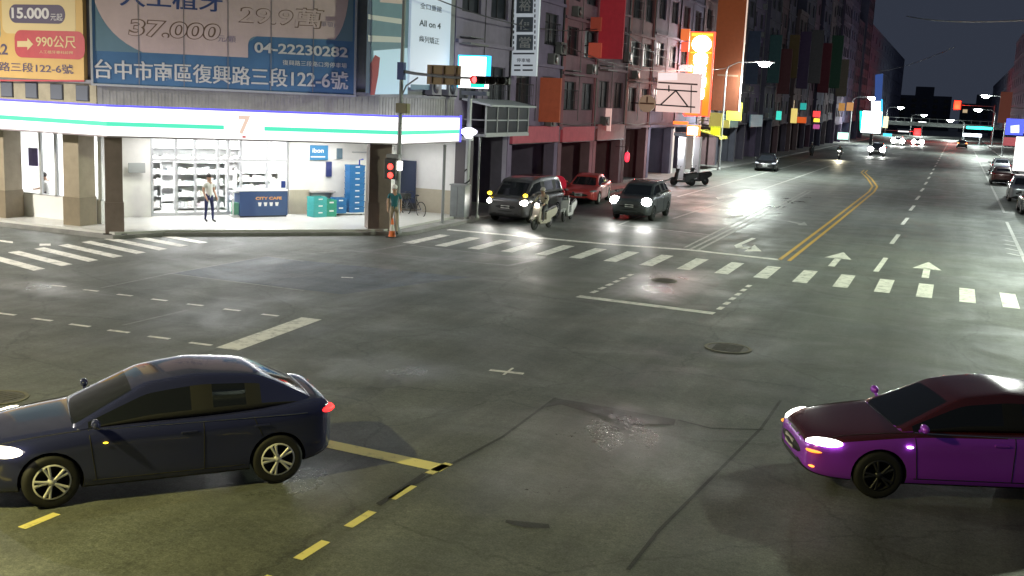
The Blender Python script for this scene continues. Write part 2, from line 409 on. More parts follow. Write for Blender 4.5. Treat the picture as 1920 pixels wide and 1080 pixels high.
# ================================================================== CORNER SHOP BUILDING
def wpart(mb, name, mats, t, **k):
    """a part whose mesh was laid out in world coordinates"""
    M = (Matrix.Translation(t.location) @ Matrix.Rotation(t.rotation_euler.z,4,'Z')).inverted()
    mb.v=[tuple(M@Vector(v)) for v in mb.v]
    return mb.build(name,mats,t,**k)
def offset(pl, d):
    """plan polyline shifted sideways by d (to the right of its direction)"""
    out=[]
    ns=[]
    for a,b in zip(pl[:-1],pl[1:]):
        v=Vector((b[0]-a[0],b[1]-a[1])).normalized(); ns.append(Vector((v.y,-v.x)))
    for i,p in enumerate(pl):
        if i==0: o=ns[0]*d
        elif i==len(pl)-1: o=ns[-1]*d
        else:
            bis=(ns[i-1]+ns[i]).normalized(); o=bis*(d/max(.3,bis.dot(ns[i])))
        out.append((p[0]+o.x,p[1]+o.y))
    return out
def band(mb, pl, d0, d1, z0, z1, mi=0):
    a=offset(pl,d0); b=offset(pl,d1); n=len(pl)
    vs=[(*p,z0) for p in a]+[(*p,z0) for p in b]+[(*p,z1) for p in a]+[(*p,z1) for p in b]
    fs=[]
    for i in range(n-1):
        j=i+1
        fs+=[(i,j,n+j,n+i),(2*n+i,3*n+i,3*n+j,2*n+j),(i,2*n+i,2*n+j,j),(n+i,n+j,3*n+j,3*n+i)]
    fs+=[(0,n,3*n,2*n),(n-1,3*n-1,4*n-1,2*n-1)]
    mb.add(vs,fs,mi)

STUCCO=P('grey_stucco',(.24,.235,.24),.8,var=.3,vscale=.8,bump=.2)
CORR=P('corrugated_sheet',(.30,.29,.28),.5,.3,var=.25,vscale=1.5)
TAN=P('pillar_tile',(.34,.285,.21),.45,var=.15,vscale=3)
TANLOW=P('pillar_tile_low',(.22,.18,.125),.45,var=.15,vscale=3)
BROWN=P('pillar_brown',(.20,.155,.14),.45,var=.15,vscale=3)
SHOPWHITE=P('shop_white',(.78,.78,.78),.5,var=.05)
SHOPTILE=P('shop_tile',(.74,.73,.70),.35,var=.06)
BEIGE=P('beige_tile',(.42,.38,.30),.5,var=.1)
ALU=P('aluminium',(.50,.51,.53),.4,.35)
DARKMETAL=P('dark_metal',(.05,.05,.055),.45,.5)
BLACK=P('black_plastic',(.015,.015,.017),.45)
DARKGLASS=P('dark_glass',(.012,.014,.018),.06,spec=.6)
LED=E('ceiling_led',(1,.98,.95),21)
LEDI=E('shop_led',(1,.98,.97),105)
def glass_mat():
    m=bpy.data.materials.new('clear_glass'); m.use_nodes=True; t=m.node_tree
    for n in list(t.nodes): t.nodes.remove(n)
    o=t.nodes.new('ShaderNodeOutputMaterial'); mx=t.nodes.new('ShaderNodeMixShader')
    tr=t.nodes.new('ShaderNodeBsdfTransparent'); gl=t.nodes.new('ShaderNodeBsdfGlossy'); gl.inputs['Roughness'].default_value=.02
    tr.inputs[0].default_value=(.93,.95,.95,1)
    mx.inputs[0].default_value=.07
    t.links.new(tr.outputs[0],mx.inputs[1]); t.links.new(gl.outputs[0],mx.inputs[2]); t.links.new(mx.outputs[0],o.inputs[0])
    return m
GLASS=glass_mat()

THC=math.atan2(6.0,7.3); A0=Vector((-26.8,28.6)); B0=Vector((-19.5,34.6))
FAS=[(-48,27.0),(-24.95,27.0),(-18.15,34.0),(-18.15,38.8)]
UP=[(-48,28.6),(-26.8,28.6),(-19.5,34.6),(-19.5,40.9)]
THQ=math.radians(56); Q0=Vector((-23.58,28.96))
def Q(s,d): return (Q0.x+s*math.cos(THQ)-d*math.sin(THQ), Q0.y+s*math.sin(THQ)+d*math.cos(THQ))
def QL(u,v,d):
    p=onp(u,v,Q(0,d),THQ); return ((p.x-Q0.x)*math.cos(THQ)+(p.y-Q0.y)*math.sin(THQ), p.z)
def qbox(mb,s0,s1,d0,d1,z0,z1,mi=0):
    M=Matrix.Translation((Q0.x,Q0.y,0))@Matrix.Rotation(THQ,4,'Z'); mb.box(s0,s1,d0,d1,z0,z1,mi,M)

bt=thing('corner_shop_building','grey corner building with a bright white convenience shop in its ground floor','building',(-24,33,0))
# upper storeys
m=MB(); band(m,UP,-.3,0,4.95,15)
wpart(m,'upper_wall',STUCCO,bt)
m=MB(); band(m,UP[1:],0,.10,4.2,4.95)
pl=offset(UP[1:],.10)
for a,b in zip(pl[:-1],pl[1:]):                                  # ribs of the sheet metal band
    a=Vector(a); b=Vector(b); L=(b-a).length; k=int(L/.22)
    for i in range(k):
        p=a+(b-a)*((i+.5)/k); th=math.atan2((b-a).y,(b-a).x)
        m.cb((p.x,p.y,4.55),(.09,.03,.66),0,rz=th)
wpart(m,'sheet_metal_band',CORR,bt)
m=MB(); band(m,UP,-.28,.16,4.9,5.02); wpart(m,'ledge',STUCCO,bt)
m=MB(); m.box(-48,-26.85,28.6,28.9,4.2,4.9); wpart(m,'low_wall',P('tan_wall',(.33,.29,.20),.7,var=.2),bt)
for i in range(8):
    x=-31.95+1.13*i if i<5 else -33-1.13*(i-4)
    m=MB(); m.box(x-.28,x+.28,28.57,28.62,4.3,4.84); f=wpart(m,'window',DARKMETAL,bt)
    m=MB(); m.box(x-.25,x+.25,28.55,28.57,4.33,4.81); p=wpart(m,'pane',P('window_grey',(.14,.15,.17),.2),bt); p.parent=f
# arcade soffit, floor, inner walls
fl=[(-24.1,28.65),(-18.72,33.9),(-18.6,34.4),(-18.6,41),(-48,41),(-48,27.15),(-24.85,27.15)]
wpart(MB().prism(fl,.10,.20,axis='Z'),'shop_floor',TILEF,bt)
so=offset(FAS,-.34)
wpart(MB().prism([(p[0],p[1]) for p in so]+[(-19.5,41),(-48,41)],3.26,3.34,axis='Z'),'arcade_ceiling',SHOPWHITE,bt)
def pillar(c,sx,sy,rz,m1,m2,zb=.05,zs=1.15,name='pillar'):
    m=MB(); m.cb((c[0],c[1],(zs+3.27)/2),(sx,sy,3.27-zs),0,rz=rz); m.cb((c[0],c[1],(zb+zs)/2),(sx+.05,sy+.05,zs-zb),1,rz=rz)
    return wpart(m,name,[m1,m2],bt)
pillar((-30.42,27.95),.85,.75,0,TAN,TANLOW)
pillar((-27.05,27.95),.67,.72,0,TAN,TANLOW)
a=G(198,440,.1); b=G(233,440,.1); c=Vector(((a[0]+b[0])/2,(a[1]+b[1])/2)); th=math.radians(44)
pillar((c.x-.25*math.sin(th),c.y+.25*math.cos(th)),.53,.5,th,BROWN,BROWN)
m=MB(); m.cb((c.x-.22*math.sin(th),c.y+.22*math.cos(th),.07),(.74,.66,.14),0,rz=th); wpart(m,'pillar_plinth',BLACK,bt)
a=G(695,431,.2); b=G(734,431,.2); c=Vector(((a[0]+b[0])/2,(a[1]+b[1])/2)); th=math.radians(43)
pillar((c.x-.55*math.sin(th),c.y+.55*math.cos(th)),.80,.5,th,BROWN,BROWN)
# end wall of the side arcade
m=MB(); m.box(-21.5,-18.95,40.3,40.5,1.18,3.26,0); m.box(-21.5,-18.95,40.27,40.5,.12,1.18,1)
wpart(m,'arcade_end_wall',[SHOPWHITE,BEIGE],bt)
m=MB(); m.box(-18.95,-18.45,40.2,40.9,.1,3.26); wpart(m,'pillar',P('dark_pillar',(.09,.08,.09),.6),bt)
# inner walls: along the chamfer, set back 4 m
D=4.0
sc1=QL(540,400,D)[0]; sc2=QL(577,400,D)[0]; se=QL(700,400,D)[0]+.9
m=MB(); qbox(m,sc2,se,D,D+.15,.2,3.27); wpart(m,'inner_wall',SHOPTILE,bt)
m=MB(); qbox(m,sc1,sc2,D-.12,D+.2,1.15,3.27,0); qbox(m,sc1,sc2,D-.15,D+.2,.2,1.15,1); wpart(m,'inner_pillar',[SHOPTILE,BEIGE],bt)
e0=Q(se,D); m=MB(); band(m,[e0,(-21.5,40.35)],-.1,.0,.2,3.27); wpart(m,'inner_wall',SHOPWHITE,bt)
m=MB(); qbox(m,-3.5,7.9,9.3,9.45,.2,3.27); wpart(m,'inner_back_wall',SHOPWHITE,bt)
m=MB(); m.box(-48,-28.6,33.2,33.3,.2,3.27); wpart(m,'inner_back_wall',SHOPWHITE,bt)
m=MB(); m.box(-48,-18.6,41.0,41.2,0,3.4); wpart(m,'back_wall',SHOPWHITE,bt)
m=MB(); m.box(-48.2,-48,28.2,41,0,3.4); wpart(m,'back_wall',SHOPWHITE,bt)
m=MB(); m.box(-48,-19.6,40.9,41.2,3.4,15); wpart(m,'rear_wall',STUCCO,bt)
# glazed shop front on the chamfer
s0=QL(240,400,D)[0]; s1=QL(292,400,D)[0]; s450=QL(450,400,D)[0]
m=MB(); qbox(m,s0-.55,s1-.12,D,D+.12,.2,3.27); wpart(m,'inner_wall',SHOPTILE,bt)
fr=MB()
for u in (286,331,367,409,428,452,500,539):
    s=QL(u,400,D)[0]; qbox(fr,s-.045,s+.045,D-.02,D+.07,.22,3.26)
zt=QL(370,300,D)[1]; qbox(fr,s1-.1,sc1,D-.015,D+.065,zt-.05,zt+.05); qbox(fr,s1-.1,sc1,D-.015,D+.065,.22,.34)
fo=wpart(fr,'shop_front_frame',ALU,bt)
m=MB(); qbox(m,s1-.1,sc1,D+.02,D+.03,.3,3.26); g_=wpart(m,'shop_front_glass',GLASS,bt)
# left shop front along the side street with a low wall
m=MB(); m.box(-48,-26.65,28.5,28.65,.2,.98); wpart(m,'low_wall',SHOPWHITE,bt)
fr=MB()
for x in (-40,-37,-34,-31.9,-29.35,-28.66,-27.4): fr.box(x-.05,x+.05,28.52,28.62,.98,3.26)
fr.box(-48,-26.65,28.52,28.62,.982,1.03)
wpart(fr,'shop_front_frame',ALU,bt)
m=MB(); m.box(-48,-26.65,28.56,28.57,1.03,3.26); wpart(m,'shop_front_glass',GLASS,bt)
m=MB(); band(m,[(-26.65,28.55),Q(s0-.55,D)],-.12,0,.2,3.27); wpart(m,'inner_wall',SHOPWHITE,bt)
# ceiling lights, each a thing
def clight(x,y,rz,lab,g,size=(1.25,.32),mat=None):
    t=thing('ceiling_light',lab,'ceiling light',(x,y,3.255),rz,g)
    m=MB(); m.box(-size[0]/2-.04,size[0]/2+.04,-size[1]/2-.04,size[1]/2+.04,-.045,.0); m.build('housing',SHOPWHITE,t)
    m=MB(); m.box(-size[0]/2,size[0]/2,-size[1]/2,size[1]/2,-.056,-.046); m.build('panel',mat or LED,t)
    return t
cl=None
for d,ss in ((1.9,(.8,2.9,5.0,6.9)),(3.0,(.2,2.3,4.4,6.5)),(5.2,(0,1.8,3.6,5.4)),(7.6,(-2.4,-.6,1.4,3.4,5.4,7.0))):
    for s in ss:
        x,y=Q(s,d)
        lab='white ceiling panel light under the arcade of the bright corner shop' if d<4 else 'white ceiling panel light inside the corner shop behind the glass'
        grp='arcade ceiling lights' if d<4 else 'shop ceiling lights'
        if cl is None: cl=clight(x,y,THQ,lab,grp)
        elif d==5.2 and s==0: ci=clight(x,y,THQ,lab,grp,mat=LEDI)
        elif d>4: dup(ci,(x,y,3.255),THQ,lab,grp)
        else: dup(cl,(x,y,3.255),THQ,lab,grp)
for x in (-31.5,-29,-34.5,-38):
    for y in (29.6,31.8): dup(cl,(x,y,3.255),0,'white ceiling panel light inside the left wing of the shop','left wing ceiling lights')
for y in (35.8,38.6): dup(cl,(-19.8,y,3.255),PI/2,'white ceiling panel light in the side arcade past the corner pillar','side arcade lights')

# ------------------------------------------------------------------ lit fascia
ft=thing('shop_fascia_sign','long lit white fascia sign with green stripe and blue top edge wrapping the corner shop','shop sign',(-24,30,3.2))
FW=E('fascia_white',(1,.985,.97),1.35); FG=E('fascia_green',(.08,.66,.42),.95); FP=E('fascia_pink',(1.0,.80,.78),1.0); FO=E('fascia_orange',(1.0,.88,.76),1.0)
FB=E('blue_led',(.10,.09,1.0),1.3); FGY=P('fascia_edge',(.35,.3,.33),.5)
m=MB(); band(m,FAS,-.34,0,3.30,4.20); wpart(m,'light_box',FW,ft)
m=MB(); band(m,FAS,-.345,.02,3.25,3.30); wpart(m,'bottom_edge',FGY,ft)
m=MB(); band(m,FAS,-.3,.03,4.205,4.265); m.box(-18.15,-18.08,38.8,38.86,3.26,4.3); wpart(m,'blue_edge_light',FB,ft)
def stripe(z0,z1,mat,name):
    m=MB(); fa=FAS[:2]+[(-22.42,29.605)]; band(m,fa,.002,.014,z0,z1)
    fb=[(-21.5,30.552)]+FAS[2:]; band(m,fb,.002,.014,z0,z1); wpart(m,name,mat,ft)
stripe(3.60,3.74,FG,'green_stripe'); stripe(3.80,3.85,FP,'red_stripe'); stripe(3.97,4.02,FO,'orange_stripe')
thf=math.atan2(7.0,6.8)
def sframe(p,th): return Matrix.Translation(p)@Matrix.Rotation(th,4,'Z')
m=MB()
letter(m,'7',-.20,.20,3.46,4.08,-.02,0,.03)
m.v=[tuple(sframe((-21.96,30.08,0),thf)@Vector(v)) for v in m.v]; wpart(m,'numeral_mark',E('mark_orange',(1,.74,.60),.62),ft)
m=MB(); m.box(-.07,.05,-.024,-.014,3.34,3.42); m.v=[tuple(sframe((-21.96,30.08,0),thf)@Vector(v)) for v in m.v]; wpart(m,'red_mark',E('mark_red',(.55,.16,.16),.8),ft)

# ------------------------------------------------------------------ billboards
class Board:
    """a flat sign; contents are placed by where they are read on it"""
    def __init__(s, name, label, cat, p, th, group=None):
        s.p=Vector((p[0],p[1],0)); s.th=th; s.base=None; s.name=name; s.label=label; s.cat=cat; s.group=group; s.layers=[]
    def L(s,u,v):
        q=onp(u,v,s.p,s.th); d=Vector((q.x-s.p.x,q.y-s.p.y)); return (d.x*math.cos(s.th)+d.y*math.sin(s.th), q.z)
    def root(s,z):
        s.z=z; s.t=thing(s.name,s.label,s.cat,(s.p.x,s.p.y,z),s.th,s.group); return s.t
    def slab(s,u0,v0,u1,v1,depth,mat,name='panel',z1=None,x0=None):
        a=s.L(u0,v0); b=s.L(u1,v1)
        xa,xb=(x0 if x0 is not None else a[0]),b[0]; zb=b[1]; za=z1 if z1 is not None else a[1]
        s.root(zb); m=MB(); m.box(xa,xb,0,depth,0,za-zb); m.build(name,mat,s.t); s.x0,s.x1,s.h=xa,xb,za-zb
    def shape(s,pts,k,mat,name):
        m=MB(); q=[s.L(*p) for p in pts]; m.prism([(a,b-s.z) for a,b in q],-.006*k,-.006*k+.0055); return m.build(name,mat,s.t)
    def shape_local(s,pts,k,mat,name):
        m=MB(); m.prism(pts,-.006*k,-.006*k+.0055); return m.build(name,mat,s.t)
    def text(s,body,u0,v0,u1,v1,k,mat,bold=0.0,name='lettering',out=None,slant=0):
        a=s.L(u0,v0); b=s.L(u1,v1); m=MB()
        if out:
            letter(m,body,a[0]-.03,b[0]+.03,b[1]-s.z-.03,a[1]-s.z+.03,-.006*k,0,bold+.035,slant)
            letter(m,body,a[0],b[0],b[1]-s.z,a[1]-s.z,-.006*k-.004,1,bold-.008,slant)
            return m.build(name,[out,mat],s.t)
        letter(m,body,a[0],b[0],b[1]-s.z,a[1]-s.z,-.006*k,0,bold,slant); return m.build(name,mat,s.t)
NAVY=P('sign_navy',(.08,.18,.33),.5,var=.2,vscale=.6,bump=.5,bscale=1.3); TEAL=P('sign_teal',(.16,.26,.32),.55,var=.12,vscale=.7)
CREAM=P('sign_cream',(.66,.50,.475),.5,var=.14,vscale=.5,bump=.5,bscale=1.3); SWHITE=P('sign_white',(.62,.60,.58),.6); BRN=P('sign_brown',(.22,.14,.10),.6)
DBLUE=P('sign_dark_blue',(.05,.08,.22),.6)
nrm=Vector((math.sin(THC),-math.cos(THC)))
b=Board('dental_billboard','big navy and cream billboard with phone number above the shop fascia','billboard',A0+nrm*.25,THC)
b.slab(175,155,663,178,.16,NAVY,z1=9.8)
b.h=9.8-b.z
b.shape([(178,-140),(178,95),(265,99),(465,108),(465,80),(482,68),(661,78),(664,-120)],1,TEAL,'upper_field')
b.shape([(178,-140),(178,4)]+bez((178,4),(200,70),(268,98),8)[1:]+[(465,108),(465,84)]+bez((465,84),(466,68),(482,68),4)+[(628,74)]+bez((628,74),(654,45),(656,-40),6)[1:]+[(656,-120)],2,CREAM,'cream_panel')
b.text('人工植牙',224,-30,417,23,3,DBLUE,.02)
b.text('37,000',240,36,408,80,3,CREAM,.02,out=BRN,slant=.12)
b.text('29.9萬',449,8,600,53,3,CREAM,.02,out=BRN,slant=.1)
b.text('元/顆',408,66,442,80,3,P('sign_lilac',(.30,.24,.33),.6)); b.text('(單顎)',598,40,628,53,3,P('sign_lilac',(.30,.24,.33),.6))
b.text('04-22230282',477,79,652,108,3,SWHITE,.025)
b.text('復興路三段路口旁停車場',530,112,650,128,3,SWHITE,.01)
m=MB(); e=b.x1-b.x0
for k in range(1,6): m.box(b.x0+e*k/6-.012,b.x0+e*k/6+.012,-.0225,-.0195,.02,b.h-.02)
m.build('panel_seams',P('seam_grey',(.22,.2,.2),.6),b.t)
m=MB(); m.box(b.x0-.07,b.x0,-.05,.16,-.07,b.h); m.box(b.x1,b.x1+.07,-.05,.16,-.07,b.h); m.box(b.x0,b.x1,-.05,.16,-.07,-.002); m.build('frame',ALU,b.t)
l=b.L(177,111); r_=b.L(652,167)
m=MB(); z0=(b.L(177,149)[1]+b.L(652,166)[1])/2; z1=(b.L(177,112)[1]+b.L(652,133)[1])/2
letter(m,'台中市南區復興路三段122-6號',l[0],r_[0],z0-b.z,z1-b.z,-.018,0,.03); m.build('lettering',SWHITE,b.t)

b=Board('yellow_clinic_sign','yellow sign with red arrow pill and 15,000 over the left wing of the shop','sign',(-27,28.4),0)
YEL=P('sign_yellow',(.62,.40,.13),.6,var=.08,vscale=.8); CRM=P('sign_pale_yellow',(.66,.52,.26),.6); RED=P('sign_red',(.50,.07,.08),.55,var=.1); PURP=P('sign_purple_grey',(.10,.08,.13),.6)
b.slab(0,0,158,152,.16,YEL,z1=9.6,x0=-8.2)
b.shape_local(rrect(b.L(3,0)[0],b.L(141,0)[0],b.L(70,64)[1]-b.z,4.9,.25),1,CRM,'pale_panel')
b.shape_local(rrect(-8.1,b.L(0,0)[0]-.03,b.L(0,75)[1]-b.z,4.9,.2),1,TEAL,'teal_panel')
q0=b.L(17,8); q1=b.L(123,45); b.shape_local(rrect(q0[0],q1[0],q1[1]-b.z,q0[1]-b.z,.3),2,PURP,'price_pill')
b.text('15,000',22,14,93,39,3,SWHITE,.03); b.text('元起',95,25,118,39,3,SWHITE)
q0=b.L(27,56); q1=b.L(159,112); b.shape_local(rrect(q0[0],q1[0]+.02,q1[1]-b.z,q0[1]-b.z,.3),2,RED,'red_pill')
b.shape([(33,77),(52,77),(52,71),(63,83),(52,94),(52,88),(33,88)],3,CRM,'arrow_mark')
b.text('990公尺',68,66,143,91,3,CRM,.02); b.text('人工植牙專科診所',74,94,138,102,3,CRM)
b.text('04-222302822',-130,78,15,103,2,PURP,.02)
b.text('復興路三段122-6號',-45,114,138,139,2,PURP,.02)
b.shape([(-40,149),(158,150),(158,153),(-40,152)],2,RED,'red_line')

b=Board('teal_advert_board','teal advert board with two white bars and red figure on the side wall','billboard',(-19.3,34),PI/2)
b.slab(692,178,764,178,.14,TEAL,z1=9.9)
LIT=P('lit_panel',(.5,.52,.55),.5,em=(.55,.68,.85),es=.30)
b.shape([(700,95),(764,90),(764,176),(702,177)],1,P('pale_blue_panel',(.4,.5,.58),.5,em=(.40,.62,.72),es=.28),'pale_panel')
b.shape([(694,178),(694,120),(703,103),(712,108),(709,140),(702,178)],2,P('advert_red',(.36,.06,.06),.6),'red_figure')
b.shape([(690,27),(757,36),(757,46),(690,36)],2,SWHITE,'white_bar'); b.shape([(690,66),(757,70),(757,80),(690,78)],2,SWHITE,'white_bar')
b.shape([(712,-10),(757,-8),(757,8),(712,4)],2,CREAM,'cream_bar')
b=Board('white_clinic_sign','pale backlit clinic sign with three lines of dark lettering on the side wall','sign',(-19.2,36.7),PI/2)
b.slab(767,172,841,168,.18,LIT,z1=9.9)
SD=P('sign_dark_text',(.06,.08,.10),.6)
b.text('全口重建',788,4,828,24,1,SD,.02); b.text('All on 4',786,36,826,55,1,SD,.03); b.text('齒列矯正',786,66,823,84,1,SD,.02)
b.shape([(770,158),(815,160),(815,168),(770,168)],1,TEAL,'teal_strip')
# ================================================================== VEHICLES
def eval_mesh(o):
    dg=bpy.context.evaluated_depsgraph_get(); dg.update()
    return bpy.data.meshes.new_from_object(o.evaluated_get(dg))
def kill(o):
    me=o.data; bpy.data.objects.remove(o)
    if me and me.users==0: bpy.data.meshes.remove(me)
def subtract_parts(me):
    """split an evaluated mesh by material slot"""
    out={}
    for p in me.polygons:
        mb,mp=out.setdefault(p.material_index,(MB(),{}))
        idx=[]
        for v in p.vertices:
            if v not in mp: mp[v]=len(mb.v); mb.v.append(tuple(me.vertices[v].co))
            idx.append(mp[v])
        mb.f.append(idx); mb.m.append(0); mb.sm.append(True)
    return {k:a for k,(a,_) in out.items()}
def loft(rings, matfn):
    m=MB(); n=len(rings[0]); vs=[v for r in rings for v in r]; m.v=[tuple(v) for v in vs]
    for i in range(len(rings)-1):
        for j in range(n):
            m.f.append([i*n+j,(i+1)*n+j,(i+1)*n+(j+1)%n,i*n+(j+1)%n]); m.m.append(matfn(i,j)); m.sm.append(True)
    m.f.append(list(range(n))); m.m.append(matfn(0,0)); m.sm.append(True)
    m.f.append(list(range((len(rings)-1)*n,len(rings)*n))[::-1]); m.m.append(matfn(len(rings)-2,0)); m.sm.append(True)
    return m
RUB=P('tyre_rubber',(.02,.02,.02),.75); RIMM=P('alloy_rim',(.70,.70,.70),.4,.15); RIMD=P('dark_rim',(.06,.06,.065),.4,.6)
CHROME=P('chrome',(.6,.6,.6),.15,1); PLATE=P('number_plate',(.7,.7,.68),.5); ARCH=P('wheel_arch',(.012,.012,.013),.8)
TRIM=P('black_trim',(.015,.015,.017),.65); MIRR=P('mirror_glass',(.3,.3,.3),.05,1)
SEDAN=dict(body=[(2.32,.50,.60,.33),(2.27,.68,.68,.25),(2.10,.81,.755,.20),(1.75,.875,.825,.18),(1.36,.905,.88,.17),(.95,.91,.935,.17),(.3,.91,.95,.17),(-.5,.91,.965,.17),(-1.3,.91,1.0,.18),(-1.8,.89,1.03,.21),(-2.1,.845,1.05,.27),(-2.27,.76,1.01,.34),(-2.33,.60,.88,.42)],
  top=[(1.12,.925,.74,.80,.92),(1.04,.965,.72,.80,.925),(.30,1.345,.57,.83,.935),(.20,1.378,.565,.835,.94),(-.34,1.45,.57,.84,.95),(-.46,1.452,.57,.84,.955),(-1.02,1.41,.555,.82,.975),(-1.14,1.385,.55,.81,.98),(-1.30,1.335,.545,.78,.99),(-1.92,1.09,.60,.70,1.02),(-2.02,1.045,.62,.68,1.03)],
  wb=(1.36,-1.32), hl=(2.06,.67,.685), tl=(-2.17,.67,.90), nose=2.32, tail=-2.34, roof=1.45)
SUV=dict(body=[(2.26,.60,.80,.36),(2.22,.76,.93,.27),(2.06,.84,1.0,.23),(1.75,.89,1.05,.22),(1.34,.915,1.075,.22),(.95,.92,1.10,.22),(.3,.92,1.10,.22),(-.5,.92,1.11,.22),(-1.3,.92,1.13,.22),(-1.8,.91,1.14,.24),(-2.1,.88,1.14,.28),(-2.24,.82,1.10,.34),(-2.28,.70,.98,.42)],
  top=[(1.10,1.09,.74,.80,1.085),(1.02,1.13,.72,.81,1.09),(.42,1.55,.60,.85,1.09),(.32,1.585,.595,.85,1.095),(-.30,1.66,.60,.86,1.10),(-.42,1.665,.60,.86,1.10),(-1.10,1.66,.59,.85,1.12),(-1.22,1.655,.59,.84,1.12),(-1.75,1.60,.58,.82,1.13),(-2.12,1.20,.68,.78,1.13),(-2.17,1.13,.70,.77,1.125)],
  wb=(1.34,-1.36), hl=(2.06,.70,.86), tl=(-2.15,.74,.98), nose=2.26, tail=-2.28, roof=1.66)
VAN=dict(body=[(2.30,.62,.85,.34),(2.27,.76,.98,.26),(2.14,.84,1.06,.22),(1.85,.88,1.10,.2),(1.45,.90,1.12,.2),(.95,.905,1.13,.2),(.3,.905,1.13,.2),(-.5,.905,1.13,.2),(-1.3,.905,1.13,.2),(-1.8,.905,1.13,.22),(-2.15,.89,1.13,.26),(-2.27,.85,1.10,.34),(-2.30,.75,1.0,.42)],
  top=[(1.85,1.10,.74,.80,1.095),(1.78,1.15,.73,.81,1.10),(1.1,1.72,.68,.85,1.11),(1.0,1.755,.68,.85,1.115),(.3,1.84,.69,.86,1.12),(.18,1.845,.69,.86,1.12),(-1.10,1.85,.69,.86,1.12),(-1.22,1.85,.69,.86,1.12),(-1.95,1.80,.69,.85,1.13),(-2.20,1.25,.76,.83,1.13),(-2.24,1.13,.77,.82,1.125)],
  wb=(1.45,-1.35), hl=(2.10,.70,.86), tl=(-2.22,.80,1.0), nose=2.30, tail=-2.31, roof=1.85)
def squeeze(K, x0, k):
    f=lambda x: x if x>x0 else x0+(x-x0)*k
    r=dict(K); r['body']=[(f(a[0]),)+a[1:] for a in K['body']]; r['top']=[(f(a[0]),)+a[1:] for a in K['top']]
    r['tl']=(f(K['tl'][0]),)+K['tl'][1:]; r['tail']=f(K['tail']); return r
SEDAN_SHORT=squeeze(SEDAN,-1.15,.80)
_shell={}
def car_shell(kind):
    if kind in _shell: return _shell[kind]
    K={'sedan_short':SEDAN_SHORT,'sedan':SEDAN,'suv':SUV,'van':VAN}[kind]
    rings=[]
    for x,w,t,zb in K['body']:
        h=[(.0,t+.012),(.55*w,t+.006),(.87*w,t-.012),(.965*w,t-.055),(w,t-.20*(t-zb)-.05),(w*.985,t-.45*(t-zb)),(w*.995,zb+.24*(t-zb)),(.965*w,zb+.05),(.86*w,zb),(0,zb)]
        r=[(x,y,z) for y,z in h]+[(x,-y,z) for y,z in h[-2:0:-1]]
        rings.append(r)
    m=loft(rings,lambda i,j:1 if (7<=j<=10) else 0)
    o=m.build('tmp',[TRIM,TRIM,TRIM])
    s=o.modifiers.new('s','SUBSURF'); s.levels=2; s.render_levels=2
    cm=MB()
    for ax in K['wb']:
        for sd in (1,-1): cm.lathe([(0,sd*.58),(.365,sd*.58),(.365,sd*1.1),(0,sd*1.1)],(ax,0,.325),'Y',28)
    c=cm.build('tmpc',[TRIM,TRIM,TRIM])
    for p in c.data.polygons: p.material_index=2
    bo=o.modifiers.new('b','BOOLEAN'); bo.operation='DIFFERENCE'; bo.object=c; bo.solver='EXACT'
    try: bo.material_mode='INDEX'
    except Exception: pass
    body=subtract_parts(eval_mesh(o)); kill(o); kill(c)
    rings=[]
    for x,z,wt,wb,bl in K['top']:
        bl=bl-.03; e=z-.03
        L=lambda a:(wt+(wb-wt)*a, e+(bl-e)*a)
        h=[(0,z),(.55*wt,z-.005),(.90*wt,z-.018),(wt,e),L(.10),L(.86),(wb,bl)]
        rings.append([(x,y,zz) for y,zz in h]+[(x,-y,zz) for y,zz in h[-1:0:-1]])
    n=len(rings[0])
    def mf(i,j):
        if j>=7: j=n-1-j                              # mirror side
        if j==6: return 0
        if i==0: return 1 if j in (0,1) else 0
        if j in (0,1):
            if i==1: return 1
            if i==8: return 2
            return 0
        if j in (2,3): return 0
        if j==4:
            if i in (1,2,3): return 3
            if i==4: return 5
            if i in (5,): return 3
            if i==6: return 5
            if i==7 and 'sedan' not in kind: return 3
            return 0
        return 5
    m=loft(rings,mf); o=m.build('tmp',[TRIM]*6)
    s=o.modifiers.new('s','SUBSURF'); s.levels=2; s.render_levels=2
    top=subtract_parts(eval_mesh(o)); kill(o)
    _shell[kind]=(K,body,top); return _shell[kind]
def merge(*ms):
    r=MB()
    for mb,mi in ms:
        o=len(r.v); r.v+=mb.v; r.f+=[[i+o for i in f] for f in mb.f]; r.m+=[mi]*len(mb.f); r.sm+=mb.sm
    return r
_whl={}
def wheel_mesh(rim):
    if rim in _whl: return _whl[rim]
    t=MB().lathe([(.205,-.09),(.28,-.105),(.315,-.09),(.325,-.05),(.325,.05),(.315,.09),(.28,.105),(.212,.092)],axis='Y',n=32)
    m=MB(); m.lathe([(.214,.06),(.216,.095),(.196,.098),(.19,.03),(0,.02)],axis='Y',n=32,mi=1)
    for k in range(5):
        a=2*PI*k/5
        for da in (-.16,.16):
            p0=Vector((.045*math.cos(a),.085,.045*math.sin(a))); p1=Vector((.198*math.cos(a+da),.090,.198*math.sin(a+da)))
            m.tube([p0,(p0+p1)/2,p1],[.022,.018,.020],6,0)
    m.lathe([(0,.105),(.045,.10),(.055,.07)],axis='Y',n=16,mi=0)
    m.lathe([(.196,.0985),(.216,.0955),(.216,.09)],axis='Y',n=32,mi=0)
    _whl[rim]=(t,m); return _whl[rim]
def ezrot(a): return Matrix.Rotation(a,4,'Z')
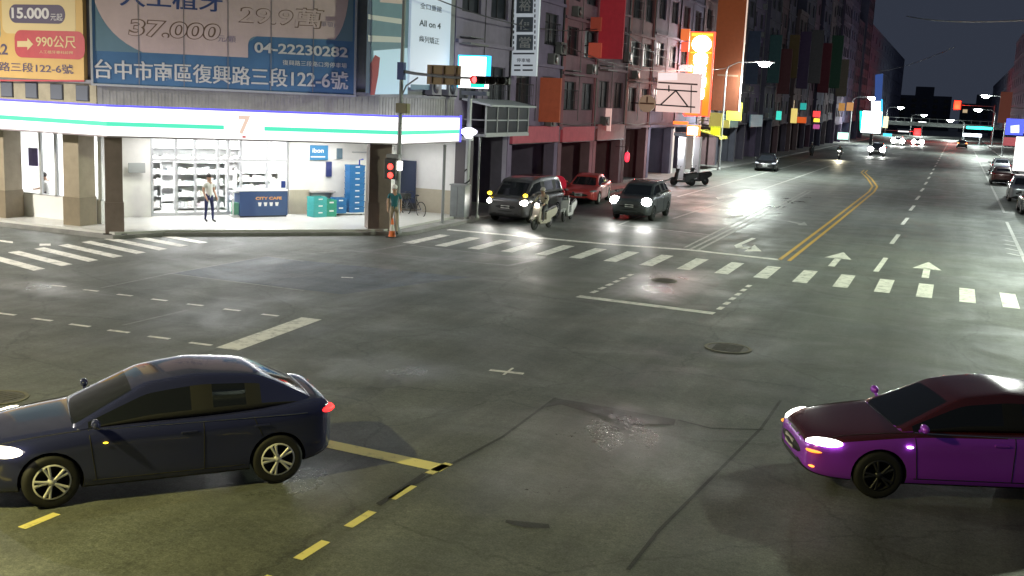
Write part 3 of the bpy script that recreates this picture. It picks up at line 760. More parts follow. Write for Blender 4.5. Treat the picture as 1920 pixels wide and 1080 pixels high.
def car(label, kind, loc, heading, paintm, group=None, name='car', lights=None, tail=None, rim=RIMM, steer=0, plate=True, scale=1, hshape=None, beam=0, simple=False, grille=TRIM, toppaint=None, hpos=None, shell=None):
    K,body,top=car_shell(shell or kind)
    t=thing(name,label,'car' if kind!='van' else 'van',loc,heading,group)
    if scale!=1: t.scale=(scale,)*3
    b=merge((body.get(0,MB()),0),(body.get(1,MB()),1),(body.get(2,MB()),2),(top[0],0),(top[5],1))
    bo=b.build('body',[paintm,TRIM,ARCH]+([toppaint] if toppaint else []),t)
    if toppaint:                                    # bonnet, roof and boot keep toppaint; sides have violet light painted in
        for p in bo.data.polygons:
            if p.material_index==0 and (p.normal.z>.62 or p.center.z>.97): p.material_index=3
    if not simple:                                  # shut lines of doors, bonnet and bumpers follow the shell
        bv=BVHTree.FromPolygons([Vector(v) for v in b.v],b.f)
        m=MB(); zb_=K['body'][5][3]+.14; zt_=K['top'][4][4]-.05
        def shut(pts):
            if len(pts)>2: m.tube(pts,.007,5,cap=False)
        for sd in (1,-1):
            for x0,x1 in ((.93,.86),(-.40,-.40),(-1.02,-1.28) if kind=='sedan' else (-1.2,-1.3)):
                pts=[]
                for i in range(11):
                    z=zb_+(zt_-zb_)*i/10; x=x1+(x0-x1)*(i/10 if x0!=x1 else 0)
                    h_=bv.ray_cast(Vector((x,sd*2,z)),Vector((0,-sd,0)))
                    if h_[0]: pts.append(h_[0]+Vector((0,sd*.001,0)))
                shut(pts)
            pts=[]
            for i in range(20):
                x=.90-i*.1
                h_=bv.ray_cast(Vector((x,sd*2,zb_-.01)),Vector((0,-sd,0)))
                if h_[0]: pts.append(h_[0])
            shut(pts)
            pts=[]
            for i in range(10):
                x=1.02+i*.105
                h_=bv.ray_cast(Vector((x,sd*(.80-.012*i),3)),Vector((0,0,-1)))
                if h_[0]: pts.append(h_[0])
            shut(pts)
        m.build('shut_lines',TRIM,t)
        m=MB()
        for sd in (1,-1):                           # bright strip under the side windows
            pts=[]
            for i in range(26):
                x=.92-i*.105
                h_=bv.ray_cast(Vector((x,sd*2,K['top'][4][4]-.045)),Vector((0,-sd,0)))
                if h_[0]: pts.append(h_[0]+Vector((0,sd*.004,0)))
            if len(pts)>2: m.tube(pts,.009,6)
        m.build('waist_trim',CHROME,t)
    top[1].build('windscreen',DARKGLASS,t); top[2].build('rear_window',DARKGLASS,t)
    for sd in (1,-1):
        mb=MB()
        for f,sm in zip(top[3].f,top[3].sm):
            if sum(top[3].v[i][1] for i in f)*sd>0: mb.add([top[3].v[i] for i in f],[tuple(range(len(f)))],0,True)
        b2=mb.build('side_window',DARKGLASS,t)
        bm=bmesh.new(); bm.from_mesh(b2.data); bmesh.ops.remove_doubles(bm,verts=bm.verts,dist=1e-5); bm.to_mesh(b2.data); bm.free()
    tm,rm=wheel_mesh(rim.name)
    for i,ax in enumerate(K['wb']):
        for sd in (1,-1):
            wo=tm.build('wheel',RUB,t); wo.location=(ax,sd*.80,.325); wo.rotation_euler=(0,random.random()*0,(0 if sd>0 else PI)+(steer if i==0 else 0))
            ro=rm.build('rim',[rim,ARCH],wo)
    hx,hy,hz=hpos or K['hl']; tx,ty,tz=K['tl']; hr=hshape or (.24,.12,.065)
    for sd in (1,-1):
        M=Matrix.Rotation(-sd*.75,4,'Z')@Matrix.Rotation(.12,4,'Y')
        MB().ell((hx,sd*hy,hz),hr,0,M).build('headlight',lights or P('headlight_glass',(.35,.36,.38),.08,.3),t)
        M=Matrix.Rotation(sd*.7,4,'Z')
        MB().ell((tx,sd*ty,tz),(.17,.13,.06) if kind=='sedan' else (.10,.10,.16),0,M).build('tail_light',tail or P('tail_glass',(.25,.01,.015),.15),t)
        x0=K['top'][1][0]-.18; bz=K['top'][1][4]
        mm=MB(); mm.ell((x0,sd*(.98),bz+.09),(.055,.105,.058)); mm.tube([(x0,sd*.84,bz+.02),(x0,sd*.93,bz+.06)],.025,6)
        mm.build('wing_mirror',paintm,t)
        if not simple:
            for hxx in (-.22,-1.12):
                MB().cb((hxx,sd*.905,.80 if kind=='sedan' else .92),(.20,.03,.03)).build('door_handle',CHROME if kind!='sedan' else paintm,t,bevel=.008)
            if beam: pass
        if beam:
            lamp('SPOT','headlight_beam',t,(K['nose']+.05,sd*hy,hz),beam,(1,.98,.92),rot=(PI/2-.04,0,-PI/2),spot_size=R(95),spot_blend=.9,shadow_soft_size=.07)
    MB().ell((K['nose']-.055,0,hz-.19),(.085,.56,.10)).build('grille',grille,t)
    MB().ell((K['nose']-.06,0,hz-.36),(.07,.60,.045)).build('lower_intake',TRIM,t)
    if plate:
        MB().box(K['nose']-.005,K['nose']+.022,-.19,.19,hz-.25,hz-.13).build('number_plate',PLATE,t)
    return t
def carpaint(name,col,rough=.28,metal=.3): return P(name,col,rough,metal,coat=1.0)
HLW=E('headlight_white',(1,.99,.95),45); HLWARM=E('headlight_warm',(1,.90,.66),3.5); TLR=E('tail_light_red',(1,.012,.012),4.5); AMB=E('amber_lamp',(1,.62,.02),5)

# dark sedan in the near left, turning across the junction
fw=Vector((-9.44,9.19)); rw=Vector((-7.64,11.16)); dr=(fw-rw).normalized(); hd=math.atan2(dr.y,dr.x)
ln=Vector((-dr.y,dr.x))                                             # car's left
c=fw-dr*1.36-ln*.86
NAVYP=carpaint('dark_navy_paint',(.030,.034,.110),.14,.2)
dk=car('dark navy sedan turning across the near left corner with its red tail light glowing','sedan',(c.x,c.y,0),hd,NAVYP,lights=HLWARM,tail=TLR,rim=RIMM,steer=.12,name='dark_sedan',shell='sedan_short',hpos=(1.90,.755,.705),hshape=(.34,.085,.075))
for sd in (1,-1):
    lamp('SPOT','headlight_beam',dk,(2.4,sd*.66,.66),160,(1,.96,.86),rot=(PI/2-.14,0,-PI/2),spot_size=R(80),spot_blend=.9,shadow_soft_size=.07)
MB().ell((.75,.925,.76),(.028,.008,.009)).build('side_marker',AMB,dk)

# maroon sedan entering on the right; violet light on its sides is painted in
hd=math.atan2(-.384,-.923); fw=Vector(G(1640,932)); dr=Vector((-.923,-.384)); ln=Vector((-dr.y,dr.x)); c=fw-dr*1.36-ln*.82
VIOLETLIT=carpaint('violet_light_paint',(.46,.06,.92),.26,.2); MAROON=carpaint('maroon_dark_paint',(.11,.016,.016),.22,.3)
pr=car('glossy maroon sedan with violet light painted on its sides, cut off by the right picture edge with bright headlights','sedan',(c.x,c.y,0),hd,VIOLETLIT,lights=E('headlight_pale',(1,.98,.90),6),rim=RIMD,name='maroon_sedan',hshape=(.27,.12,.06),toppaint=MAROON)
for sd in (1,-1):
    MB().ell((2.14,sd*.62,.36),(.09,.13,.035),0,Matrix.Rotation(-sd*.6,4,'Z')).build('fog_lamp',E('fog_orange',(1,.20,.03),3.0 if sd>0 else .8),pr)
    MB().ell((2.16,sd*.66,.57),(.13,.13,.022),0,Matrix.Rotation(-sd*.7,4,'Z')).build('indicator',E('indicator_orange',(1,.28,.02),1.6),pr)
    lamp('SPOT','headlight_beam',pr,(2.42,sd*.66,.66),25,(1,.97,.9),rot=(PI/2-.16,0,-PI/2),spot_size=R(80),spot_blend=.9,shadow_soft_size=.07)
MB().ell((1.0,.925,.74),(.045,.012,.018)).build('side_repeater',E('repeater_white',(1,.8,.9),4),pr)

# vehicles waiting at the stop line
suvp=carpaint('dark_teal_paint',(.06,.068,.072))
car('dark SUV with two dazzling white headlights waiting behind the stop line','suv',(-12.95,47.6,0),-PI/2+.02,suvp,lights=HLW,beam=70,rim=RIMD,name='dark_suv',hshape=(.24,.23,.19))
vanp=carpaint('dark_grey_paint',(.075,.072,.078))
vn=car('dark van waiting by the kerb with warm headlights and two amber lamps','van',(-16.75,42.9,0),-PI/2-.02,vanp,lights=E('headlight_warmwhite',(1,.94,.86),26),beam=80,rim=RIMD,name='dark_van',hshape=(.20,.2,.14))
for sd in (1,-1): MB().ell((2.12,sd*.80,1.17),(.07,.10,.075)).build('amber_lamp',AMB,vn)
redp=carpaint('red_paint',(.50,.05,.045),.3,.1)
car('red saloon parked at the kerb behind the waiting van','sedan',(-17.35,53.0,0),-PI/2+.12,redp,rim=RIMM,name='red_saloon')
# further along the road
blk=carpaint('black_paint',(.012,.012,.014))
car('black car parked with dim lights under the yellow signs on the left','sedan',(-14.9,94.5,0),-PI/2+.1,blk,name='parked_car',lights=E('headlight_dim',(.8,.9,1),1.0),simple=True)
car('distant car with twin white headlights coming towards the junction','suv',(-9.2,146,0),-PI/2,blk,name='oncoming_car',lights=E('headlight_far',(1,1,.95),60),simple=True,hshape=(.38,.34,.32),beam=350)
whp=carpaint('white_paint',(.6,.6,.6),.35,0)
car('far white car in the inner lane seen under the footbridge','sedan',(-6.6,216,0),-PI/2,whp,name='distant_car',lights=E('headlight_far',(1,1,.95),60),simple=True,hshape=(.45,.42,.40))
car('far white car in the outer lane seen under the footbridge','suv',(-9.6,206,0),-PI/2,whp,name='distant_car',lights=E('headlight_far',(1,1,.95),60),simple=True,hshape=(.45,.42,.40))
car('far dark car driving away with red and amber tail lights','sedan',(1.0,214,0),PI/2,blk,name='departing_car',tail=E('tail_far',(1,.16,.03),14),simple=True)
# parked on the right
slv=carpaint('silver_paint',(.22,.23,.25),.35,.4)
car('dark car parked at the right kerb, nearest to the picture edge','sedan',(4.55,67.2,0),PI/2+.02,blk,name='parked_car',simple=True,tail=P('tail_glass',(.25,.01,.015),.15))
car('grey SUV parked at the right kerb behind the nearest dark car','suv',(4.35,77.5,0),-PI/2,slv,name='parked_car',simple=True)
car('maroon car parked at the right kerb, farther along beyond the grey SUV','sedan',(3.75,97,0),PI/2,carpaint('maroon_paint',(.10,.03,.03)),name='parked_car',simple=True)
car('grey car parked far along the right kerb near the blue sign','suv',(4.1,112,0),PI/2,slv,name='parked_car',simple=True)
# ================================================================== PEOPLE
SKIN=P('skin',(.42,.25,.17),.55); HAIR=P('black_hair',(.012,.010,.010),.5)
def person(label, loc, rz, J, shirt, trousers, shoes, hair=HAIR, cap=None, short_sleeve=True, group=None, bare_legs=False):
    """one continuous skinned body; J gives the joints (x ahead, y left, z up)"""
    t=thing('person',label,'person',loc,rz,group)
    V=[];Rr=[];Ed=[];Bn=[]
    def add(p,r,par,bone):
        V.append(Vector(p)); Rr.append(r if isinstance(r,tuple) else (r,r))
        if par is not None: Ed.append((par,len(V)-1))
        Bn.append(bone); return len(V)-1
    pel=add(J['pelvis'],(.15,.115),None,'leg'); wst=add(J['waist'],(.135,.10),pel,'torso'); ch=add(J['chest'],(.165,.115),wst,'torso')
    nk=add(J['neck'],.055,ch,'skin'); hd=add(J['head'],(.088,.10),nk,'skin'); add(Vector(J['head'])+Vector((.005,0,.085)),(.078,.09),hd,'skin')
    up=(Vector(J['head'])-Vector(J['neck'])).normalized()
    for s,n in ((1,'l'),(-1,'r')):
        hp=add(J['hip_'+n],.085,pel,'leg'); kn=add(J['knee_'+n],.058,hp,'leg'); an=add(J['ankle_'+n],.042,kn,'shin'); 
        f=Vector(J['toe_'+n]); add((Vector(J['ankle_'+n])*.3+f*.7),(.045,.035),an,'shoe'); add(f,(.035,.025),len(V)-1,'shoe')
        sh=add(J['shoulder_'+n],.062,ch,'torso'); el=add(J['elbow_'+n],.043,sh,'torso' if not short_sleeve else 'sleeve'); wr=add(J['wrist_'+n],.030,el,'skin' if short_sleeve else 'torso')
        d=(Vector(J['wrist_'+n])-Vector(J['elbow_'+n])).normalized(); side=d.cross(Vector((0,s,0)))
        if side.length<.2: side=Vector((1,0,0))
        side.normalize()
        pm=add(Vector(J['wrist_'+n])+d*.055,(.036,.02),wr,'skin')
        for k,(o,l) in enumerate(((-.028,.07),(-.01,.085),(.01,.08),(.027,.06))):
            b0=Vector(J['wrist_'+n])+d*.085+side*o; i0=add(b0,.010,pm,'skin'); i1=add(b0+d*l*.5+Vector((0,-s*.008,0)),.0085,i0,'skin'); add(b0+d*l*.9+Vector((0,-s*.03,0)),.007,i1,'skin')
        th=Vector(J['wrist_'+n])+d*.03-side*.035; i0=add(th,.011,wr,'skin'); add(th+d*.05-side*.02,.009,i0,'skin')
    me=bpy.data.meshes.new('body'); me.from_pydata([tuple(v) for v in V],Ed,[]); o=bpy.data.objects.new('body',me); COL.objects.link(o)
    o.modifiers.new('skin','SKIN')
    for i,sv in enumerate(me.skin_vertices[0].data): sv.radius=Rr[i]; sv.use_root=(i==0)
    ss=o.modifiers.new('sub','SUBSURF'); ss.levels=1; ss.render_levels=1
    em=eval_mesh(o); kill(o)
    mats=[SKIN,shirt,trousers,shoes]
    for m_ in mats: em.materials.append(m_)
    mp={'skin':0,'torso':1,'sleeve':1,'leg':2,'shin':2 if not bare_legs else 0,'shoe':3}
    for p in em.polygons:
        c=p.center; best=None
        for a,b in Ed:
            A,B=V[a],V[b]; ab=B-A; k=max(0,min(1,(c-A).dot(ab)/max(1e-9,ab.length_squared))); dd=(c-(A+ab*k)).length
            if best is None or dd<best[0]: best=(dd,b,k,a)
        bn=Bn[best[1]]
        if bn=='leg' and Bn[best[3]]=='torso': bn='torso'
        if bn=='skin' and Bn[best[3]]=='torso' and best[2]<.45: bn='torso'
        if bn=='sleeve' and best[2]>.6: bn='skin'
        p.material_index=mp[bn]; p.use_smooth=True
    bo=bpy.data.objects.new('body',em); COL.objects.link(bo); bo.parent=t
    h=Vector(J['head'])+up*.05
    m=MB(); m.ell(h+Vector((-.028,0,.03)),(.098,.092,.112)); hm=m.build('hair',hair,t)
    if cap:
        m=MB(); m.ell(h+Vector((-.005,0,.055)),(.112,.10,.09)); m.ell(h+Vector((.10,0,.04)),(.07,.075,.012)); m.build('cap',cap,t)
    f=MB(); f.ell(h+Vector((.09,0,-.03)),(.022,.014,.022),0); 
    for s in (1,-1): f.ell(h+Vector((0,s*.086,-.02)),(.018,.010,.03),0)
    f.build('nose_and_ears',SKIN,t)
    f=MB()
    for s in (1,-1): f.ell(h+Vector((.084,s*.032,0)),(.006,.009,.005),0)
    f.ell(h+Vector((.078,0,-.07)),(.007,.020,.004),0); f.build('eyes_and_mouth',HAIR,t)
    return t
def stand(sp=.10,step=.0,arm=.1):
    J=dict(pelvis=(0,0,.93),waist=(0,0,1.08),chest=(0,0,1.30),neck=(.0,0,1.45),head=(.02,0,1.555))
    for s,n in ((1,'l'),(-1,'r')):
        q=step*s
        J['hip_'+n]=(0,s*.09,.88); J['knee_'+n]=(q*.5+.02,s*.10,.48); J['ankle_'+n]=(q,s*sp,.08); J['toe_'+n]=(q+.17,s*(sp+.02),.035)
        J['shoulder_'+n]=(0,s*.185,1.40); J['elbow_'+n]=(-.03-q*.3,s*.235,1.12); J['wrist_'+n]=(.05+arm-q*.4,s*.235,.89)
    return J
def sit(zs=.48):
    J=dict(pelvis=(0,0,zs+.08),waist=(0,0,zs+.24),chest=(.03,0,zs+.46),neck=(.07,0,zs+.61),head=(.11,0,zs+.71))
    for s,n in ((1,'l'),(-1,'r')):
        J['hip_'+n]=(.04,s*.09,zs+.07); J['knee_'+n]=(.44,s*.11,zs+.06); J['ankle_'+n]=(.42,s*.11,.09); J['toe_'+n]=(.59,s*.12,.04)
        J['shoulder_'+n]=(.04,s*.185,zs+.56); J['elbow_'+n]=(.12,s*.24,zs+.30); J['wrist_'+n]=(.36,s*.16,zs+.27)
    return J
def ride():
    J=dict(pelvis=(-.15,0,.86),waist=(-.12,0,1.02),chest=(-.05,0,1.22),neck=(.0,0,1.36),head=(.04,0,1.465))
    for s,n in ((1,'l'),(-1,'r')):
        J['hip_'+n]=(-.10,s*.10,.84); J['knee_'+n]=(.26,s*.17,.70); J['ankle_'+n]=(.20,s*.15,.36); J['toe_'+n]=(.37,s*.15,.325)
        J['shoulder_'+n]=(-.02,s*.185,1.32); J['elbow_'+n]=(.16,s*.27,1.10); J['wrist_'+n]=(.37,s*.27,1.03)
    return J
CW=P('white_shirt',(.78,.78,.77),.8); CN=P('navy_trousers',(.02,.025,.10),.8); CG=P('grey_cloth',(.10,.10,.11),.8); CT=P('teal_cloth',(.02,.14,.17),.8)
CB=P('beige_cloth',(.42,.36,.27),.8); SHB=P('dark_shoes',(.02,.02,.02),.6); CAPW=P('white_cap',(.70,.70,.68),.7)
x,y=G(392,416,.2)
person('person in a white shirt and navy trousers standing in the shop arcade',(x,y,.202),R(-20),stand(.09,.10),CW,CN,SHB)
person('person sitting behind the left shop window in a white top and dark trousers',(-29.95,29.4,.202),R(-165),sit(.62),CW,CG,SHB)
x,y=G(738,438,.12)
person('person in teal top and white cap standing by the traffic light pole',(x,y,.122),R(-60),stand(.11,.16),CT,CB,SHB,cap=CAPW)

# ================================================================== SCOOTERS
def scooter(label, loc, rz, paintm, group=None, light=None, tail=None):
    t=thing('scooter',label,'scooter',loc,rz,group)
    for x,n in ((.64,'front_wheel'),(-.60,'rear_wheel')):
        wm=MB().lathe([(.15,-.045),(.22,-.05),(.25,-.03),(.25,.03),(.22,.05),(.15,.045)],(0,0,0),'Y',24); wo=wm.build(n,RUB,t); wo.location=(x,0,.25)
        MB().lathe([(0,-.04),(.155,-.046),(.155,.046),(0,.04)],(0,0,0),'Y',20).build('rim',RIMD,wo)
    m=MB()
    m.prism([(.50,.30),(.62,.34),(.50,.86),(.42,1.0),(.34,1.0),(.40,.80),(.44,.42)],-.17,.17)       # leg shield
    m.prism([(.48,.24),(.48,.37),(-.10,.37),(-.14,.22)],-.17,.17)                                    # floorboard
    m.prism([(-.06,.24),(-.04,.64),(-.26,.74),(-.62,.77),(-.92,.84),(-1.0,.74),(-.96,.60),(-.80,.50),(-.46,.40),(-.38,.26)],-.17,.17)  # tail body
    m.prism([(.45,.50),(.80,.52),(.90,.44),(.64,.56),(.40,.62)],-.07,.07)                             # front fender
    o=m.build('body',paintm,t,bevel=.03)
    MB().prism([(-.02,.66),(-.05,.80),(-.34,.83),(-.50,.88),(-.86,.92),(-.92,.84),(-.30,.72)],-.15,.15).build('seat',BLACK,t,bevel=.03)
    m=MB(); m.tube([(.64,.08,.25),(.52,.08,.62)],.025,8); m.tube([(.64,-.08,.25),(.52,-.08,.62)],.025,8); m.build('fork',DARKMETAL,t)
    m=MB(); m.tube([(.34,.34,1.02),(.39,.16,1.04),(.40,0,1.0),(.39,-.16,1.04),(.34,-.34,1.02)],.018,8); m.cb((.42,0,1.02),(.16,.24,.16)); m.build('handlebar',BLACK,t)
    for s in (1,-1):
        m=MB(); m.tube([(.37,s*.2,1.04),(.34,s*.27,1.22)],.008,6); m.ell((.34,s*.29,1.25),(.015,.06,.035)); m.build('mirror',BLACK,t)
    MB().ell((.50,0,.98),(.05,.09,.06)).build('headlight',light or P('headlight_glass',(.35,.36,.38),.08,.3),t)
    MB().ell((-.97,0,.74),(.03,.10,.035)).build('tail_light',tail or P('tail_glass',(.25,.01,.015),.15),t)
    return t
scw=P('scooter_cream',(.45,.40,.33),.35,coat=.6); scb=P('scooter_black',(.02,.02,.022),.3,coat=.6); scwh=P('scooter_white',(.55,.55,.55),.35,coat=.6)
x,y=G(1003,432)
s_=scooter('cream scooter with its headlight on waiting in front of the dark van',(x,y+.75,0),-PI/2-.12,scw,'scooters on the road',light=E('scooter_light',(1,.96,.86),40))
s_.scale=(1,1,1)
lamp('SPOT','headlight_beam',s_,(.62,0,.95),160,(1,.96,.88),rot=(PI/2-.12,0,-PI/2),spot_size=R(90),spot_blend=.9,shadow_soft_size=.05)
person('rider in a beige jacket sitting on the cream scooter',(x,y+.75,0),-PI/2-.12,ride(),CB,CG,SHB,cap=P('pale_helmet',(.5,.45,.40),.3),short_sleeve=False)
x,y=G(1047,416)
scooter('white scooter parked to the right of the dark van',(x+.1,y+.8,0),-PI/2+.1,scwh,'scooters on the road')
x,y=G(1276,349); s1=scooter('black scooter parked below the white shop pillars, left one of the pair',(x,y+.6,0),R(215),scb,'scooters parked below the neon sign')
x,y=G(1312,347); dup(s1,(x-.25,y+.3,0),R(222),'black scooter parked below the white shop pillars, right one of the pair','scooters parked below the neon sign')
x,y=G(1573,299); s_=scooter('far scooter with a dazzling headlight riding towards the junction',(x,y,0),-PI/2,scb,light=E('scooter_light_far',(1,.95,.8),120))
s_.children[-2].scale=(1.6,1.6,1.6); s_.children[-2].location=(-.28,0,-.58)
lamp('SPOT','headlight_beam',s_,(.66,0,.95),500,(1,.90,.62),rot=(PI/2-.12,0,-PI/2),spot_size=R(90),spot_blend=.9,shadow_soft_size=.06)
person('rider of the far scooter with the dazzling headlight',(x,y,0),-PI/2,ride(),CG,CG,SHB,cap=CAPW,short_sleeve=False)
x,y=G(1521,292); s_=scooter('dark scooter at the left kerb far up the road near the red and yellow sign',(x,y,0),-PI/2+.3,scb,'scooters on the road')
person('person in grey with a pale helmet riding the dark far scooter by the left kerb',(x,y,0),-PI/2+.3,ride(),CG,CG,SHB,cap=CAPW,short_sleeve=False)

# ================================================================== SHOP FURNITURE AND STOCK
def qthing(name,label,cat,u,v,d,dz=0.202,group=None,rz=None):
    s=QL(u,v,d)[0]; p=Q(s,d); return thing(name,label,cat,(p[0],p[1],dz),THQ if rz is None else rz,group)
# navy drinks counter with cups printed on its front
t=qthing('coffee_counter','navy coffee counter with a row of white cup marks beside the white pillar','counter',495,400,3.1)
a=QL(451,400,3.1)[0]; b_=QL(540,400,3.1)[0]; hw=(b_-a)/2
MB().box(-hw,hw,0,.6,.06,.98).build('front',P('counter_navy',(.035,.07,.17),.45),t)
MB().box(-hw-.02,hw+.02,-.02,.62,.98,1.03).build('worktop',SHOPWHITE,t); MB().box(-hw+.03,hw-.03,.03,.57,0,.06).build('plinth',BLACK,t)
m=MB(); letter(m,'CITY CAFE',-hw*.35,hw*.75,.66,.77,-.006,0,.03); m.build('lettering',P('counter_orange',(.70,.33,.10),.5),t)
m=MB()
for k in range(4):
    x=-hw*.18+k*hw*.24; m.prism([(x-.07,.56),(x+.07,.56),(x+.045,.42),(x-.045,.42)],-.008,-.002)
m.build('cup_marks',SHOPWHITE,t)
t=qthing('coffee_machine','small white coffee machine with a dark screen on the navy counter','coffee machine',527,370,3.3,0.202+1.03)
MB().box(-.28,.2,0,.4,0,.36).build('body',SHOPWHITE,t,bevel=.02); MB().box(.0,.17,-.012,0,.06,.32).build('screen',P('screen_navy',(.02,.04,.16),.2),t)
# shelving inside the shop
PROD=[P('goods_%d'%i,c,.5) for i,c in enumerate([(.84,.74,.72),(.72,.79,.83),(.82,.81,.72),(.86,.85,.84),(.76,.82,.77),(.82,.74,.79),(.76,.76,.78)])]
def shelf_unit(label,s,d,wd,hh,rz=0):
    p=Q(s,d); t=thing('goods_shelf',label,'shelf',(p[0],p[1],0.202),THQ+rz,'white goods shelves inside the shop')
    m=MB(); n=5
    for k in range(n): m.box(-wd/2,wd/2,-.22,.22,.12+k*(hh-.16)/(n-1)-.02,.12+k*(hh-.16)/(n-1))
    m.box(-wd/2,wd/2,.18,.22,0,hh); m.box(-wd/2-.02,-wd/2,-.22,.22,0,hh); m.box(wd/2,wd/2+.02,-.22,.22,0,hh); m.build('frame',SHOPWHITE,t)
    g_=MB()
    for k in range(n-1):
        x=-wd/2+.05
        while x<wd/2-.15:
            w_=random.uniform(.09,.2); g_.box(x,x+w_-.015,-.20,.1,.122+k*(hh-.16)/(n-1),.122+k*(hh-.16)/(n-1)+random.uniform(.14,.27),random.randrange(7)); x+=w_
    o=g_.build('goods',PROD,t); o['kind']='stuff'
    return t
s=QL(370,400,5.6)[0]; shelf_unit('white goods shelf seen through the shop door behind the standing person',s+.2,5.9,1.9,1.9)
shelf_unit('white goods shelf inside the shop left of the door',s-2.2,6.1,1.8,1.9)
shelf_unit('white goods shelf inside the shop behind the coffee counter',s+2.5,6.0,1.7,1.5)
shelf_unit('tall goods shelf along the back of the shop',s+.4,8.6,4.6,2.3)
t=qthing('menu_stand','white rack with a green top panel beside the navy counter','rack',447,405,3.2)
MB().box(-.22,.16,0,.4,0,.08).build('base',SHOPWHITE,t); m=MB(); m.tube([(-.2,.02,.05),(-.2,.02,.95)],.03,8); m.tube([(.14,.02,.05),(.14,.02,.95)],.03,8); m.build('legs',SHOPWHITE,t)
MB().box(-.17,.11,.02,.30,.1,.55).build('green_bin',P('bin_green',(.12,.32,.22),.5),t); MB().box(-.24,.18,-.02,.42,.92,.98).build('tray',ALU,t)
# wall notices
def notice(label,u0,v0,u1,v1,mat,text=None,d=D-.02,extra=None,cat='wall sign'):
    a=QL(u0,v0,d); b_=QL(u1,v1,d); p=Q((a[0]+b_[0])/2,d); t=thing('wall_sign',label,cat,(p[0],p[1],b_[1]),THQ)
    hw=(b_[0]-a[0])/2; h=a[1]-b_[1]; MB().box(-hw,hw,-.06,.0,0,h).build('panel',mat,t,bevel=.01)
    if text: m=MB(); letter(m,text,-hw*.55,hw*.55,h*.5,h*.8,-.066,0,.02); m.build('lettering',SHOPWHITE,t)
    if extra: m=MB(); m.box(-hw*.7,hw*.7,-.066,-.06,h*.18,h*.26); m.build('white_line',SHOPWHITE,t)
notice('blue wall sign with white lettering high on the white shop wall',576,272,614,300,P('notice_blue',(.03,.18,.36),.4),'ibon',extra=True)
notice('narrow dark blue notice below the blue wall sign',611,303,621,331,P('notice_navy',(.03,.04,.15),.4))
notice('small grey notice to the right of the blue wall sign',631,278,641,298,P('notice_grey',(.10,.16,.2),.4))
notice('thin grey strip light on the shop wall near the corner pillar',660,284,691,286.5,ALU,cat='strip')
a=QL(242,305,D-.14); 
notice('grey oval poster on the white shop wall beside the brown pillar',240,305,272,324,P('poster_grey',(.32,.34,.33),.5),d=D-.14)
m=MB(); t=thing('window_poster','purple poster hanging in the left shop window above the seated person','poster',(-29.9,28.75,1.95)); 
MB().box(-.22,.22,0,.015,0,.62).build('sheet',P('poster_purple',(.10,.07,.30),.5),t); MB().box(-.23,.23,-.005,.02,.62,.65).build('rail',ALU,t)
t=thing('wall_banner','tall dark navy banner panel beside the traffic light pole','banner',(-20.55,40.1,.3))
p0=onp(752,300,(-20.5,40.1),0); p1=onp(777,408,(-20.5,40.1),0)
MB().box(p0.x+20.55,p1.x+20.55,0,.05,.25,p0.z-.3).build('panel',P('banner_navy',(.018,.028,.07),.4),t); MB().box(p0.x+20.52,p1.x+20.58,-.01,.06,0,.25).build('base',BLACK,t)
# bench shelf and crates against the white wall
t=qthing('wall_shelf','low grey shelf on the white wall above the plastic crates','shelf',606,365,3.65,1.05)
a=QL(583,350,3.65)[0]; b_=QL(630,350,3.65)[0]; hw=(b_-a)/2
MB().box(-hw,hw,0,.33,0,.05).build('board',P('shelf_grey',(.35,.33,.32),.5),t); MB().box(-hw,hw,.28,.33,-.28,0).build('backing',ALU,t); 
for s in (-1,1): MB().prism([(0,-.02),(.3,-.02),(.3,-.26)],s*hw*.8-.015,s*hw*.8+.015,axis='X').build('bracket',ALU,t)
def crate_mesh(w_,d_,h):
    m=MB(); th=.025
    m.box(-w_/2,w_/2,-d_/2,d_/2,0,th)
    for sx in (-1,1): m.box(sx*w_/2-th/2,sx*w_/2+th/2,-d_/2,d_/2,0,h)
    for sy in (-1,1): m.box(-w_/2,w_/2,sy*d_/2-th/2,sy*d_/2+th/2,0,h)
    m.box(-w_/2-.02,w_/2+.02,-d_/2-.02,-d_/2,h-.05,h); m.box(-w_/2-.02,w_/2+.02,d_/2,d_/2+.02,h-.05,h)
    for k in range(5):
        x=-w_/2+w_*(k+.5)/5; m.box(x-.012,x+.012,-d_/2-.018,-d_/2,.02,h-.05)
    return m
cyan=P('crate_cyan',(.05,.36,.36),.45); grn=P('crate_green',(.03,.28,.19),.45); blu=P('crate_blue',(.015,.13,.34),.45)
def crate(label,u,v,d,dz,mat,size,group,rz=0):
    t=qthing('plastic_crate',label,'crate',u,v,d,0.202+dz,group,THQ+rz)
    crate_mesh(*size).build('box',mat,t)
    MB().box(-.09,.09,-size[1]/2-.026,-size[1]/2-.016,size[2]*.62,size[2]*.80).build('handle_slot',SHOPWHITE,t)
    return t
H_=.235
order=['bottom','second','third','fourth','fifth','sixth','seventh','topmost']
for k in range(8):
    crate('blue plastic crate, %s of the tall stack against the white shop wall'%(order[k] if k in (0,7) else order[k]+' from the bottom'),664,400,3.35,.10+k*H_,blu,(.62,.46,H_-.012),'tall stack of blue crates')
t=qthing('crate_trolley','low white trolley under the tall stack of blue crates','trolley',655,402,3.35,0.202)
MB().box(-.75,.55,-.27,.27,.05,.095).build('deck',SHOPWHITE,t)
for sx in (-.6,.42):
    for sy in (-.2,.2): MB().lathe([(0,-.02),(.03,-.02),(.03,.02),(0,.02)],(sx,sy,.03),'Y',12).build('castor',BLACK,t)
m=MB(); m.tube([(.5,.2,.09),(.5,.2,2.15),(.5,-.1,2.2)],.03,8); m.build('push_handle',P('handle_blue',(.05,.08,.5),.4),t)
